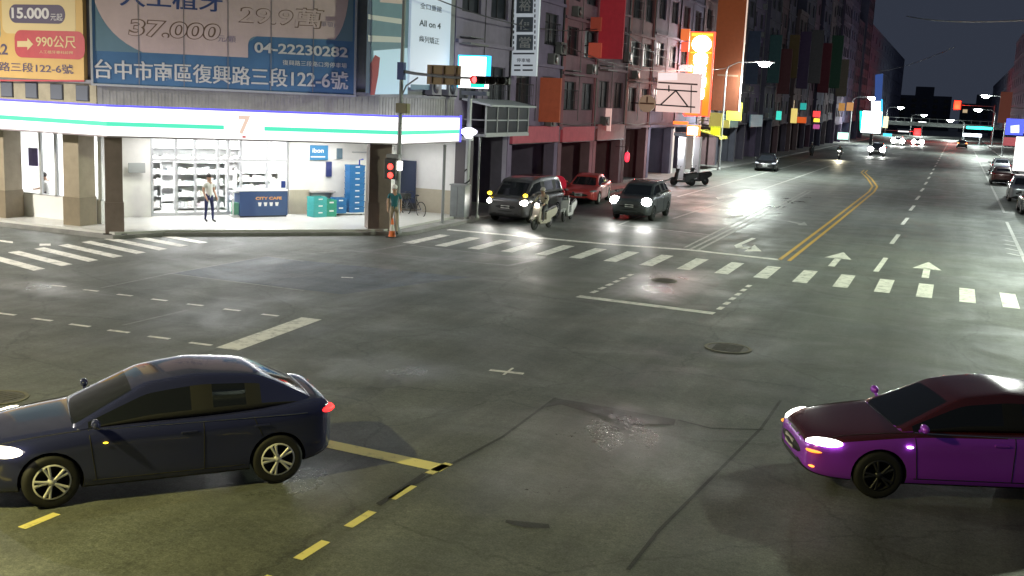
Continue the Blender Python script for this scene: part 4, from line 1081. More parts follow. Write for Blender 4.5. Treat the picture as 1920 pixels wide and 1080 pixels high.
for k in range(2): crate('dark blue crate beside the tall stack, %s of two'%('lower','upper')[k],634,402,3.2,.10+k*.30,blu,(.46,.46,.288),'short blue crates')
for k in range(2): crate('green crate between the cyan and blue crates, %s of two'%('lower','upper')[k],616,404,3.0,.0+k*.33,grn,(.42,.5,.318),'green crates')
for k in range(3): crate('cyan crate at the left of the crate row, %s of three'%('lowest','middle','uppermost')[k],594,406,2.9,k*.26,cyan,(.56,.48,.248),'cyan crates',rz=.15)
# ================================================================== ROW OF SHOPHOUSES ALONG THE MAIN ROAD
WFRAME=P('window_frame',(.045,.042,.05),.6,.1); PANE=P('window_pane',(.015,.018,.025),.35,spec=.3); PANEL_LIT=P('window_lit',(.3,.25,.18),.4,em=(1,.75,.45),es=.35)
SHUT=P('roller_shutter',(.13,.125,.13),.45,.4,var=.2); SHUTR=P('roller_shutter_red',(.18,.07,.075),.5,.2,var=.2); AC=P('aircon_case',(.17,.165,.17),.6)
_win={}
def win_meshes(w_,h):
    k=(w_,h)
    if k not in _win:
        f=MB(); f.box(-.02,.05,-w_/2,-w_/2+.06,0,h); f.box(-.02,.05,w_/2-.06,w_/2,0,h); f.box(-.02,.05,-w_/2+.06,w_/2-.06,0,.06); f.box(-.02,.05,-w_/2+.06,w_/2-.06,h-.06,h); f.box(-.01,.04,-.025,.025,.06,h-.06); f.box(-.01,.04,-w_/2+.06,w_/2-.06,h*.68,h*.68+.04); f.box(.0,.14,-w_/2-.06,w_/2+.06,-.07,-.002)
        fo=f.build('window',WFRAME); p=MB().box(-.005,.005,-w_/2+.05,w_/2-.05,.05,h-.05).build('pane',PANE)
        pl=p.data.copy(); pl.materials[0]=PANEL_LIT
        g=MB(); 
        for i in range(9): y=-w_/2+w_*i/8; g.tube([(.30,y,.0),(.30,y,h*.7)],.012,5)
        for zz in (0,.35*h,.7*h): g.box(.29,.31,-w_/2,w_/2,zz-.012,zz+.012)
        for s in (-1,1): g.box(.05,.30,s*w_/2-.012,s*w_/2+.012,0,.03); g.box(.05,.30,s*w_/2-.012,s*w_/2+.012,h*.7-.03,h*.7)
        go=g.build('window_grille',WFRAME)
        _win[k]=(fo.data,p.data,pl,go.data)
        for o in (fo,p,go): bpy.data.objects.remove(o)
    return _win[k]
def shophouse(label,y0,y1,ht,wallm,floors,shut=SHUT,x=-19.5,side=1,nw=2,gf=3.5,parapet=True,lit=(),grille=.35,pill=None,name='shophouse',bands=None,detail=True,depth=14):
    """side=1: front faces +x (left row); side=-1: front faces -x (right row)"""
    t=thing(name,label,'building',(x,(y0+y1)/2,.12),0 if side>0 else PI)
    W=y1-y0; a,b=-W/2,W/2; fh=(ht-gf)/floors
    m=MB(); ww=min(1.9,(W-.9)/nw-.35); wh=min(1.55,fh*.52)
    cy=[a+W*(i+.5)/nw for i in range(nw)]
    # facade: piers and spandrels round the openings
    edges=[a]+[q for c in cy for q in (c-ww/2,c+ww/2)]+[b]
    for i in range(0,len(edges),2): m.box(-.35,0,edges[i],edges[i+1],gf,ht)
    for c in cy:
        zz=gf
        for k in range(floors):
            w0=gf+k*fh+fh*.34; m.box(-.35,-.002,c-ww/2,c+ww/2,zz,w0); zz=w0+wh
        m.box(-.35,-.002,c-ww/2,c+ww/2,zz,ht)
    m.box(-depth,-.35,a,a+.2,0,ht); m.box(-depth,-.35,b-.2,b,0,ht); m.box(-depth,-depth+.2,a+.2,b-.2,0,ht); m.box(-depth+.2,-.35,a+.2,b-.2,ht-.2,ht)
    m.box(-3.4,-.35,a+.2,b-.2,gf-.18,gf)
    if parapet: m.box(-.35,.10,a+.02,b-.02,ht,ht+.5)
    for k in range(floors): m.box(0,.14,a+.02,b-.02,gf+k*fh-.06,gf+k*fh+.09)
    wo=m.build('wall',wallm,t)
    if bands:
        bm=MB(); bm.box(.0,.05,a+.05,a+.45,gf+.1,ht-.02); bm.box(.0,.05,b-.45,b-.05,gf+.1,ht-.02); bm.build('facade_strip',bands,t)
    for s in (a+.28,b-.28): MB().box(-.55,.02,s-.27,s+.27,0,gf).build('pillar',pill or wallm,t)
    sm=MB(); sm.box(-3.4,-3.3,a+.2,b-.2,0,gf-.18)
    for k in range(int((gf-.3)/.16)): sm.box(-3.3,-3.275,a+.3,b-.3,.05+k*.16,.05+k*.16+.10)
    sm.build('roller_shutter',shut,t)
    if side>0:
        dp=MB(); yy=b-.12; dp.tube([(.06,yy,gf-.2),(.06,yy,ht-.1)],.05,6); dp.tube([(.05,a+W*.48,gf+.4),(.05,a+W*.48,ht*.8)],.02,5)
        dp.tube([(.06,a+.1,gf+.25),(.09,(a+b)/2,gf+.12),(.06,b-.1,gf+.28)],.018,5)
        dp.build('drain_pipe',WFRAME if len(label)%2 else AC,t)
        if detail:
            for k in range(floors):
                if random.random()<.6:
                    c_=cy[random.randrange(nw)]; z0=gf+k*fh+.12
                    am=MB(); am.box(.02,.36,c_-.40,c_+.40,z0,z0+.52); am.lathe([(.21,.0),(.22,.015),(0,.02)],(.36,c_-.08,z0+.26),'X',16,mi=1); am.build('air_conditioner',[AC,DARKMETAL],t)
            hm=MB(); hz=ht*.5
            for k in range(3): hm.box(.02,.5,a+.4+k*.5,a+.85+k*.5,gf+fh*1.05+.0,gf+fh*1.05+.03)
            hm.box(.02,.55,a+.35,a+2.2,gf+fh*.97,gf+fh*.99); hm.build('window_hood',AC,t)
    fm,pm,plm,gm=win_meshes(round(ww,2),round(wh,2))
    for k in range(floors):
        for i,c in enumerate(cy):
            z0=gf+k*fh+fh*.34
            f=bpy.data.objects.new('window',fm); COL.objects.link(f); f.parent=t; f.location=(-.16,c,z0)
            p=bpy.data.objects.new('pane',plm if (k,i) in lit else pm); COL.objects.link(p); p.parent=f
            if detail and random.random()<grille:
                g=bpy.data.objects.new('window_grille',gm); COL.objects.link(g); g.parent=f
    return t
def wm(n,c): return P('wall_'+n,(c[0]*.80,c[1]*.70,c[2]*.90),.8,var=.3,vscale=.5,bump=.15)
ht=[]
shophouse('narrow grey shophouse beside the bright corner shop with a glazed balcony box',41.0,47.0,14.5,wm('grey',(0.289,0.281,0.306)),3)
shophouse('purple grey shophouse behind the white vertical sign and orange panel',47.05,54.0,16,wm('purple',(0.272,0.238,0.297)),4,SHUT,nw=2)
shophouse('reddish shophouse behind the red vertical sign',54.05,60.0,15,wm('reddish',(0.340,0.212,0.212)),4,SHUTR,nw=2,bands=wm('redstrip',(0.374,0.153,0.145)))
shophouse('brown shophouse with twin pale bars beside the small red lantern',60.05,66.0,17,wm('brown',(0.289,0.212,0.204)),4,SHUTR)
shophouse('dark brick shophouse behind the round sign',66.05,72.0,18,wm('brick',(0.272,0.162,0.145)),5,SHUT,bands=wm('brickstrip',(0.340,0.136,0.102)))
shophouse('dark shophouse behind the large pale lightbox and truss',72.05,79.0,19,wm('slate',(0.170,0.178,0.204)),5)
shophouse('tall dark shophouse behind the burning orange neon sign',79.05,86.5,22,wm('dark',(0.170,0.170,0.204)),6,pill=SHOPWHITE)
shophouse('brownish shophouse behind the tall brown vertical sign',86.55,95.0,20,wm('umber',(0.255,0.187,0.162)),5,SHUTR)
FARH=[('dark greenish shophouse with a lit window behind the brilliant street lamp',9,19,(.085,.10,.105),((0,1),)),('narrow dark shophouse just past the brilliant street lamp',6,22,(.075,.075,.085),()),
 ('dull violet shophouse past the brilliant street lamp with the pale blue fascia board',8,18,(.11,.095,.125),()),('tall charcoal shophouse behind the dark teal banner sign',7,25,(.06,.06,.075),()),
 ('brick tinted shophouse behind the dark maroon banner sign',7,20,(.115,.075,.07),((1,0),)),('grey shophouse behind the small teal lit sign',8,23,(.085,.085,.10),()),
 ('low umber shophouse behind the pale yellow lit sign',7,17,(.10,.08,.07),((0,0),)),('slate shophouse behind the orange red and teal signs',9,26,(.065,.07,.085),()),
 ('maroon tinted shophouse behind the red and yellow column of signs',8,21,(.115,.075,.09),()),('dark blue grey shophouse behind the pale green lit box',9,27,(.06,.065,.09),((1,1),)),
 ('tan grey shophouse behind the dim orange window sign',9,22,(.10,.09,.085),()),('dark shophouse behind the dim amber window sign',10,26,(.065,.065,.08),()),
 ('violet grey block before the glowing sign tower',12,24,(.085,.075,.10),((0,2),)),('broad navy block directly behind the glowing sign tower',18,28,(.055,.065,.10),()),('black block just beyond the glowing sign tower',16,23,(.05,.05,.07),()),('slate block reaching up to the footbridge',13,29,(.06,.065,.085),())]
y=95.05
for i,(lab,w_,h_,c_,lit_) in enumerate(FARH):
    shophouse(lab,y,y+w_-.05,h_,wm('far_%d'%i,tuple(1.6*q for q in c_)),int(h_/3.6),SHUT if i%3 else SHUTR,nw=2 if w_<10 else 4,lit=lit_,detail=i<4,x=-19.5-.25*(i%3),gf=3.3+.25*(i%4)); y+=w_
YEND=y
shophouse('farthest dark block of the left row beyond the footbridge',YEND+.1,400,24,wm('navy2',(0.136,0.162,0.221)),5,nw=14,detail=False)
shophouse('brown block of the right row with the brown and blue signs',118,170,24,wm('umber2',(0.221,0.170,0.170)),6,x=9.0,side=-1,nw=9,detail=False)
shophouse('dark block of the right row beyond the brown one',171,240,20,wm('dark4',(0.153,0.153,0.187)),5,x=9.0,side=-1,nw=9,detail=False)
shophouse('farthest dark block of the right row beyond the footbridge',241,400,16,wm('dark5',(0.136,0.153,0.204)),4,x=9.5,side=-1,nw=14,detail=False)
shophouse('low dark block of the right row beside the parked cars',66,117.5,17,wm('dark6',(0.170,0.170,0.204)),4,x=9.0,side=-1,nw=9,detail=False)
# towers closing the far end of the road
for i,(x0,x1,y,h,c,lab) in enumerate(((-60,-30,470,17,(.06,.07,.11),'broad dark block closing the far end of the road on the left'),(-26,-4,520,15,(.06,.07,.10),'dim block closing the far end of the road in the middle'),(0,20,500,12,(.055,.07,.10),'low dark block closing the far end of the road'),(26,60,540,18,(.06,.07,.10),'dark block at the far end of the road on the right'))):
    t=thing('tower_block',lab,'building',((x0+x1)/2,y,0)); w_=(x1-x0)/2
    MB().box(-w_,w_,0,18,0,h).build('wall',P('far_wall_%d'%i,c,.8,var=.3,vscale=.1),t)
    MB().box(-w_*.4,w_*.3,4,12,h,h+4).build('roof_house',P('far_wall_%d'%i,c),t)
    for k in range(5):
        for j in range(5): MB().box(-w_+2+j*(2*w_-4)/4-.9,-w_+2+j*(2*w_-4)/4+.9,-.1,.0,2+k*h*.17,3.4+k*h*.17).build('window',PANE if random.random()<.95 else PANEL_LIT,t)
# glazed balcony box hung on the first grey house (a part of the row seen beside the shop sign)
t=thing('balcony_box','glazed metal balcony box with white edges beside the convenience sign pole','balcony',(-19.48,44.6,3.45))
m=MB(); m.box(.0,1.1,-2.6,2.3,-.06,.06); m.build('floor',ALU,t)
m=MB(); m.prism([(0,1.45),(1.35,1.22),(1.35,1.30),(0,1.53)],-2.8,2.5); m.build('roof',P('canopy_white',(.45,.47,.50),.5),t)
m=MB()
for y in (-2.6,-1.4,-.2,1.0,2.25): m.box(1.02,1.08,y-.03,y+.03,.06,1.26)
for z in (.06,.62): m.box(1.02,1.08,-2.6,2.3,z,z+.05)
for y in (-2.6,2.25): m.box(0.05,1.02,y-.03,y+.03,.62,.67)
m.build('frame',ALU,t)
MB().box(1.04,1.05,-2.57,2.25,.10,1.24).build('glazing',PANE,t)
# air conditioners hung on the facades
ac=None
def aircon(x,y,z,lab,rz=0):
    global ac
    if ac is None:
        t=thing('air_conditioner',lab,'air conditioner',(x,y,z),rz,'air conditioners on the facades')
        MB().box(.06,.40,-.42,.42,0,.60).build('case',AC,t,bevel=.02); MB().lathe([(.24,.0),(.25,.02),(.05,.025),(0,.02)],(.40,-.08,.3),'X',20).build('fan_grille',DARKMETAL,t)
        m=MB(); m.box(0,.42,-.35,-.31,-.05,-.002); m.box(0,.42,.31,.35,-.05,-.002); m.build('bracket',DARKMETAL,t); ac=t
    else: dup(ac,(x,y,z),rz,lab)
aircon(-19.48,38.6,5.05,'air conditioner on the ledge below the pale backlit clinic sign'); aircon(-19.48,40.1,5.05,'brownish air conditioner at the end of the ledge beside the lit convenience sign')
aircon(-19.48,53.1,7.4,'air conditioner on the purple grey house next to the orange panel'); aircon(-19.48,58.9,9.0,'air conditioner on the reddish house high up'); aircon(-19.48,65.3,7.6,'air conditioner on the brown house above the small red lantern')

# ================================================================== SHOP SIGNS ALONG THE ROW
def psign(label,u0,v0,u1,v1,y,mat,th=.16,name='hanging_sign',z1=None,cat='sign',group=None,xw=-19.5,bracket=True,post=False):
    b=Board(name,label,cat,(xw,y),0,group); b.slab(u0,v0,u1,v1,th,mat,z1=z1)
    if bracket:
        m=MB()
        for q in (.15,.8): m.box(-.02,max(b.x0+.02,.05)+.1,th*.5-.03,th*.5+.03,b.h*q-.03,b.h*q+.03)
        m.build('bracket',DARKMETAL,b.t)
    return b
def EM(n,base,em,s): return P(n,base,.5,em=em,es=s)
SQ=P('sign_ink',(.05,.05,.07),.6)
b=psign('white vertical sign with boxed dark characters hanging over the pavement',960,0,1005,143,47,EM('sign_pale',(.55,.56,.58),(.7,.78,.9),.22),z1=11.5)
b.group=None
for v0,ch in ((-74,'飯'),(-25,'裕'),(32,'便'),(64,'當')):
    if ch=='飯': continue
ys=[(-5,25,'裕'),(32,60,'便'),(65,94,'當')]
for v0,v1,ch in ys:
    b.shape([(969,v0),(1000,v0),(999,v1),(968,v1)],1,P('sign_box_grey',(.11,.13,.17),.6),'character_box')
    b.text(ch,974,v0+4,995,v1-4,2,P('sign_pale2',(.5,.5,.52),.6),.02)
b.shape([(962,99),(1002,99),(1002,102),(962,102)],1,SQ,'rule_line')
b.text('停車場',969,109,994,117,1,SQ,.02)
for v in (121,130): b.shape([(964,v),(976,v),(976,v+3),(964,v+3)],1,SQ,'rule_line'); b.shape([(980,v),(999,v),(999,v+3),(980,v+3)],1,SQ,'rule_line')
m=MB()
for k in range(16):
    for u in (963,1003): q=b.L(u,-60+10*k); m.box(q[0]-.03,q[0]+.03,-.010,-.004,q[1]-b.z-.07,q[1]-b.z+.07)
m.build('edge_studs',SQ,b.t)
psign('dull orange panel sign on the purple grey house',1010,145,1048,230,51,P('sign_orange',(.34,.085,.035),.6,em=(.5,.10,.05),es=.12,var=.2))
b=psign('large dark red vertical sign high on the reddish house',1126,0,1166,111,58,P('sign_crimson',(.34,.03,.04),.6,em=(.5,.03,.05),es=.14,var=.2),z1=12.5,xw=-19.5)
psign('small orange red square sign beside the large red sign, upper of two',1108,32,1126,58,57.6,P('sign_vermilion',(.40,.08,.05),.6,em=(.5,.08,.05),es=.13))
psign('small orange red square sign beside the large red sign, lower of two',1104,80,1126,108,57.6,P('sign_vermilion2',(.46,.09,.06),.6,em=(.6,.1,.06),es=.2))
PINKISH=EM('bar_pink',(.5,.35,.33),(1,.62,.56),.38)
for u,l in ((1119,'left'),(1136,'right')): psign('pale pink vertical light bar on the brown house, %s one of two'%l,u,203,u+8,246,62,PINKISH,.12,'light_bar')
b=psign('pinkish red fascia board over the shutters of the purple grey house',965,243,1058,268,47.2,P('fascia_redpink',(.28,.07,.09),.6,em=(.6,.1,.14),es=.10,var=.2),bracket=False,name='shop_fascia') if False else None
def fsign(label,y0,y1,z0,z1,mat,x=-19.5,name='shop_fascia',txt=None,tm=None):
    t=thing(name,label,'shop sign',(x+.02,(y0+y1)/2,z0),PI/2)
    MB().box(-(y1-y0)/2,(y1-y0)/2,-.14,0,0,z1-z0).build('panel',mat,t); MB().box(-(y1-y0)/2-.03,(y1-y0)/2+.03,-.16,.0,-.04,-.002).build('bottom_rail',DARKMETAL,t)
    return t
fsign('pinkish red fascia board on the purple grey house beside the glazed balcony',47.3,53.7,2.95,3.75,P('fascia_redpink',(.30,.07,.09),.6,em=(.6,.1,.14),es=.12,var=.25))
fsign('dim red fascia board on the reddish house',54.3,59.7,2.9,3.7,P('fascia_red',(.28,.05,.07),.6,em=(.6,.08,.1),es=.12,var=.25))
fsign('dull rose fascia board on the brown house',60.3,65.7,2.9,3.8,P('fascia_rose',(.22,.09,.09),.6,em=(.5,.12,.12),es=.06,var=.25))
fsign('dark green fascia board below the brilliant street lamp',95.4,103.6,3.4,4.6,EM('fascia_green_dim',(.08,.16,.14),(.1,.4,.35),.10))
fsign('pale blue fascia board past the brilliant street lamp',110.4,117.4,3.4,4.6,EM('fascia_blue_dim',(.12,.16,.2),(.3,.5,.6),.10))
# round sign
b=Board('round_sign','round beige sign with a dark bar beside the large pale lightbox','sign',(-19.5,67.5),0); q=b.L(1213,194); rr=(b.L(1228,194)[0]-b.L(1197,194)[0])/2
b.root(q[1]-rr); MB().lathe([(0,0),(rr,0),(rr,.12),(0,.12)],(q[0],0,rr),'Y',32,smooth=False).build('disc',EM('round_beige',(.42,.33,.22),(.6,.42,.3),.16),b.t)
m=MB(); m.box(q[0]-rr*.85,q[0]+rr*.85,-.02,-.003,rr-.05,rr+.05); m.box(q[0]-.05,q[0]+.05,-.02,-.003,rr+.06,rr*1.8); m.build('bar',BRN,b.t)
m=MB(); m.box(-.02,q[0]+.05,.04,.08,rr-.04,rr+.04); m.build('bracket',DARKMETAL,b.t)
# pale lightbox behind a truss
b=psign('large pale pink lightbox behind a dark truss next to the neon sign',1234,135,1311,213,70.4,EM('lightbox_pink',(.55,.42,.40),(1,.72,.66),.52),.2,'lightbox_sign',bracket=False)
m=MB()
def bar(u0,v0,u1,v1,r=.05): a=b.L(u0,v0); c_=b.L(u1,v1); m.tube([(a[0],-.12,a[1]-b.z),(c_[0],-.12,c_[1]-b.z)],r,6)
bar(1230,167,1308,172); bar(1226,196,1304,201); bar(1240,196,1268,170); bar(1268,170,1290,199); bar(1297,160,1296,212,.035); bar(1255,160,1255,172)
m.build('truss',DARKMETAL,b.t)
b.shape([(1234,137),(1270,136),(1270,150),(1234,151)],1,EM('lightbox_white',(.6,.5,.5),(1,.85,.85),.62),'upper_panel')
b.shape([(1234,153),(1308,157),(1308,160),(1234,156)],1,P('lightbox_shade',(.3,.2,.2),.6),'divider')
# burning neon sign
b=psign('burning orange and white neon sign with red border','1294' and 1294,60,1329,218,80,EM('neon_orange',(.3,.1,.02),(1,.14,.01),1.5),.3,'neon_sign')
NR=E('neon_red',(1,.03,.02),4.5); NW=E('neon_white',(1,.95,.90),26); NY=E('neon_yellow',(1,.55,.05),1.6)
m=MB(); x0,x1,h=b.x0,b.x1,b.h
m.tube([(x0,-.06,0),(x0,-.06,h),(x1,-.06,h),(x1,-.06,0),(x0,-.06,0)],.07,8); m.build('border_tube',NR,b.t)
m=MB(); cx_=(x0+x1)/2; m.prism([(cx_+.70*math.cos(2*PI*i/20),h*.86+.60*math.sin(2*PI*i/20)) for i in range(20)],-.05,-.004); m.build('round_mark',NW,b.t)
m=MB()
for k in range(4): m.prism(rrect(cx_-.44-.05*(k%2),cx_+.44+.06*(k%2),h*.20+k*h*.135,h*.20+k*h*.135+h*.142,.25),-.05,-.004)
m.build('characters',NW,b.t)
m=MB(); m.box(x0+.15,x1-.15,-.04,-.004,h*.955,h*.985); m.box(x0+.15,x1-.15,-.04,-.004,h*.75,h*.765); m.build('yellow_bar',NY,b.t)
m=MB(); m.box(cx_+.1,cx_+.35,-.04,-.004,.05,h*.2); m.build('lower_strip',NR,b.t)
lamp('POINT','neon_glow',b.t,(cx_,-1.2,h*.4),420,(1,.22,.05),shadow_soft_size=.5)
psign('small orange sign to the left of the neon sign, top one',1277,54,1292,76,79,EM('sign_orange_dim',(.5,.14,.05),(1,.22,.06),.5)); psign('small vermilion sign to the left of the neon sign, below the top one',1278,78,1291,97,79,EM('sign_vermil_dim',(.5,.10,.05),(1,.16,.08),.6))
psign('small white sign to the left of the neon sign',1275,121,1296,134,79,EM('sign_white_dim',(.6,.55,.55),(1,.85,.9),.6))
# lit portal with white columns
t=thing('shop_portal','small shop portal with two white columns and a glowing orange lightbox','shop portal',(-17.6,73.4,.12))
def PX(u,v): q=onp(u,v,(-17.6,73.4),0); return (q.x+17.6,q.z-.12)
WCOL=P('column_white',(.75,.75,.78),.4)
for (ua,ub) in ((1270,1283),(1299,1311)):
    a=PX(ua,300)[0]; c_=PX(ub,300)[0]; MB().box(a,c_,0,.45,0,PX(ua,256)[1]).build('column',WCOL,t,bevel=.02)
a=PX(1263,227); c_=PX(1289,234); MB().box(a[0],c_[0],-.12,.2,c_[1],a[1]).build('orange_light_bar',E('bar_orange',(1,.15,.02),1.6),t)
a=PX(1289,234); c_=PX(1311,255); MB().box(a[0],c_[0],-.12,.3,c_[1],a[1]).build('lightbox_frame',E('box_orange',(1,.26,.03),1.3),t); MB().box(a[0]+.08,c_[0]-.1,-.14,-.121,c_[1]+.06,a[1]-.12).build('lightbox_face',E('box_white',(1,.93,.8),6),t)
a=PX(1263,255); c_=PX(1312,250); MB().box(a[0],a[0]+1.05,.05,.5,c_[1]-.25,c_[1]-.02).build('beam',DARKMETAL,t)
MB().box(PX(1270,0)[0],PX(1311,0)[0],.1,.4,PX(0,256)[1]-.06,PX(0,256)[1]-.01).build('downlight',E('portal_light',(.9,.95,1),5),t)
lamp('POINT','portal_glow',t,((PX(1270,0)[0]+PX(1311,0)[0])/2,-.5,2.4),110,(.9,.95,1),shadow_soft_size=.2)
# tall brown sign, yellow signs
b=psign('tall brown vertical sign rising out of the picture past the neon sign',1347,0,1384,209,88,P('sign_rust',(.12,.035,.015),.6,em=(.6,.16,.05),es=.11,var=.2),z1=18)
m=MB(); m.box(b.x1,b.x1+.08,-.02,.18,0,b.h); m.build('lit_edge',EM('edge_white',(.5,.4,.35),(1,.75,.6),.5),b.t)
b.shape([(1345,139),(1384,141),(1384,144),(1345,142)],1,BRN,'seam')
YB=EM('sign_yellow_lit',(.6,.6,.05),(.80,.95,.03),.62); YD=EM('sign_yellow_dull',(.34,.32,.10),(.7,.65,.15),.25)
psign('bright yellow square sign below the tall brown sign',1364,192,1389,226,89,YB); psign('dull yellow sign to the left of the bright yellow one',1331,211,1352,240,87,YD); psign('dull yellow sign below the tall brown sign',1333,236,1349,254,87,YB)
psign('dull yellow broad sign over the pavement, lowest of the yellow ones',1353,225,1367,240,87.5,YD)
psign('small teal and white sign beside the bright yellow square',1370,170,1380,190,91,EM('sign_tealwhite',(.1,.3,.3),(.2,.7,.65),.4))
t=thing('awning','yellow shop awning below the dull yellow signs','awning',(-19.45,88.4,2.75)); m=MB(); m.prism([(0,.55),(1.9,.05),(1.9,-.15),(1.85,-.15),(1.85,.02),(0,.45)],-1.7,1.7); m.build('cover',P('awning_yellow',(.45,.42,.05),.7),t); m=MB(); 
for y in (-1.6,1.6): m.tube([(0,y,0),(1.8,y,.02)],.025,6)
m.build('stays',DARKMETAL,t)
# small far signs
far=[('small teal lit sign far along the left row',1456,208,1464,225,124,(.05,.7,.55),.7),('small pale yellow lit sign far along the left row',1484,203,1493,231,135,(.9,.7,.2),.6),('small orange red sign next to the pale yellow one',1495,219,1511,231,137,(.8,.12,.02),.5),('small teal sign above the orange red one',1501,193,1511,206,138,(.03,.5,.45),.5),
 ('far red lit sign, top of the red and yellow column',1525,208,1537,220,150,(1,.05,.05),1.2),('far yellow lit sign in the red and yellow column',1526,222,1536,229,150,(1,.7,.05),1.4),('far blue and red sign at the foot of the red and yellow column',1525,233,1536,242,150,(.5,.1,.3),.6),
 ('pale green lit box far along the left row',1571,248,1590,262,170,(.6,1,.85),1.2),('dim orange window sign far along the left row',1573,193,1583,208,168,(.7,.35,.1),.4),('dim amber window sign far along the left row',1588,192,1599,208,172,(.8,.4,.15),.45),
 ('narrow cream lit sign right of the glowing blue white sign',1657,218,1664,240,215,(.9,.85,.5),.7),('far cyan lit sign below the cream one',1656,250,1672,256,215,(.05,.6,.9),1.0),('white lit panel far up beside the road',1684,245,1704,248,225,(1,1,1),1.3)]
for l,u0,v0,u1,v1,y,c_,s_ in far: psign(l,u0,v0,u1,v1,y,EM('far_sign_%d_%d'%(u0,v0),tuple(.4*q for q in c_),c_,s_),.2,'lit_sign',bracket=False)
b=psign('glowing blue white stepped sign tower far along the left row',1618,208,1650,250,200,E('tower_white',(.86,.95,1),5),.5,'sign_tower',bracket=False)
b.shape([(1634,190),(1651,190),(1651,210),(1634,210)],-1,E('tower_white',(.86,.95,1),5),'upper_block')
b.shape([(1641,140),(1656,138),(1653,190),(1640,190)],-2,EM('facade_blue_light',(.05,.08,.2),(.10,.22,.75),.22),'blue_facade_glow')  # glowing sheet imitates a facade lit blue
b.shape([(1612,208),(1617,208),(1617,245),(1612,245)],-1,E('tower_teal',(.02,.8,.62),1.2),'teal_edge'); b.shape([(1652,186),(1655,186),(1655,238),(1652,238)],-1,E('tower_cyan',(.05,.5,1),1.2),'cyan_edge')
m=MB(); q=b.L(1634,250); m.box(q[0]-.25,q[0]+.25,.1,.4,-(b.z),0); m.build('post',DARKMETAL,b.t)
DIM=[('dark teal banner sign hanging high past the brilliant street lamp',-19.5,118.5,8,13,1.3,(.04,.14,.15)),('dark maroon banner sign hanging high past the dark teal one',-19.5,126,7,12,1.4,(.16,.04,.05)),('dim ochre banner sign hanging over the small teal lit sign',-19.5,132.5,9,14,1.2,(.18,.12,.04)),
 ('dim violet banner sign hanging over the pale yellow lit sign',-19.5,141,8,15,1.4,(.10,.06,.15)),('dim rust banner sign hanging beside the brilliant street lamp',-19.5,98,8.5,14,1.3,(.16,.07,.04)),('dim blue banner sign hanging beside the rust one',-19.5,106,7.5,12.5,1.2,(.05,.08,.18)),
 ('dim grey banner sign hanging over the red and yellow column of signs',-19.5,152,9,16,1.6,(.14,.14,.15)),('dim crimson banner sign hanging before the pale green lit box',-19.5,163,8,15,1.6,(.18,.03,.05)),('dim green banner sign hanging past the crimson one',-19.5,176,9,17,1.8,(.03,.12,.07)),
 ('dim cream banner sign hanging before the glowing sign tower',-19.5,188,8,14,1.8,(.24,.2,.15))]
for lab,x_,y_,z0,z1,w_,c_ in DIM:
    t=thing('banner_sign',lab,'sign',(x_+.02,y_,z0)); MB().box(.05,w_,0,.15,0,z1-z0).build('panel',P('dim_%d_%d'%(y_,z0),tuple(.22*q+.015 for q in c_),.8,em=c_,es=.03,var=.25),t)
    m=MB(); m.box(-.02,.05,.04,.1,.3,.36); m.box(-.02,.05,.04,.1,z1-z0-.4,z1-z0-.34); m.box(.05,.09,-.02,.17,-.03,-.002); m.build('bracket',DARKMETAL,t)
# right-hand signs
def rsign(l,u0,v0,u1,v1,y,mat,name='hanging_sign'): 
    b=Board(name,l,'sign',(9.0,y),0); b.slab(u0,v0,u1,v1,.2,mat); m=MB(); m.box(b.x1,max(b.x1+.1,.0),.05,.12,b.h*.5-.05,b.h*.5+.05); m.build('bracket',DARKMETAL,b.t); return b
rsign('brown vertical sign on the right row',1877,172,1892,231,140,P('sign_brownred',(.20,.06,.04),.6,em=(.4,.1,.06),es=.1))
b=rsign('glowing blue sign with a white mark on the right row',1888,222,1918,254,120,EM('sign_blue',(.05,.06,.4),(.05,.08,.9),.9)); b.shape([(1895,236),(1911,234),(1911,249),(1895,249)],1,EM('mark_white',(.6,.6,.7),(.7,.8,1),1.0),'white_mark')
rsign('dark red fascia sign below the blue one on the right row',1882,257,1904,274,116,P('sign_darkred',(.25,.04,.05),.6,em=(.5,.05,.07),es=.16))
b=rsign('tall white lit sign cut by the right picture edge',1906,256,1935,322,86,EM('sign_white_lit',(.6,.6,.58),(1,.95,.92),1.1),'lightbox_sign'); m=MB(); m.box(b.x0+.3,b.x0+.42,.05,.15,-(b.z-.14),0); m.build('post',DARKMETAL,b.t)
rsign('small white notice box at the right picture edge below the tall white sign',1903,335,1914,351,82,EM('notice_white',(.6,.6,.55),(.9,.9,.8),.4),'notice_box')
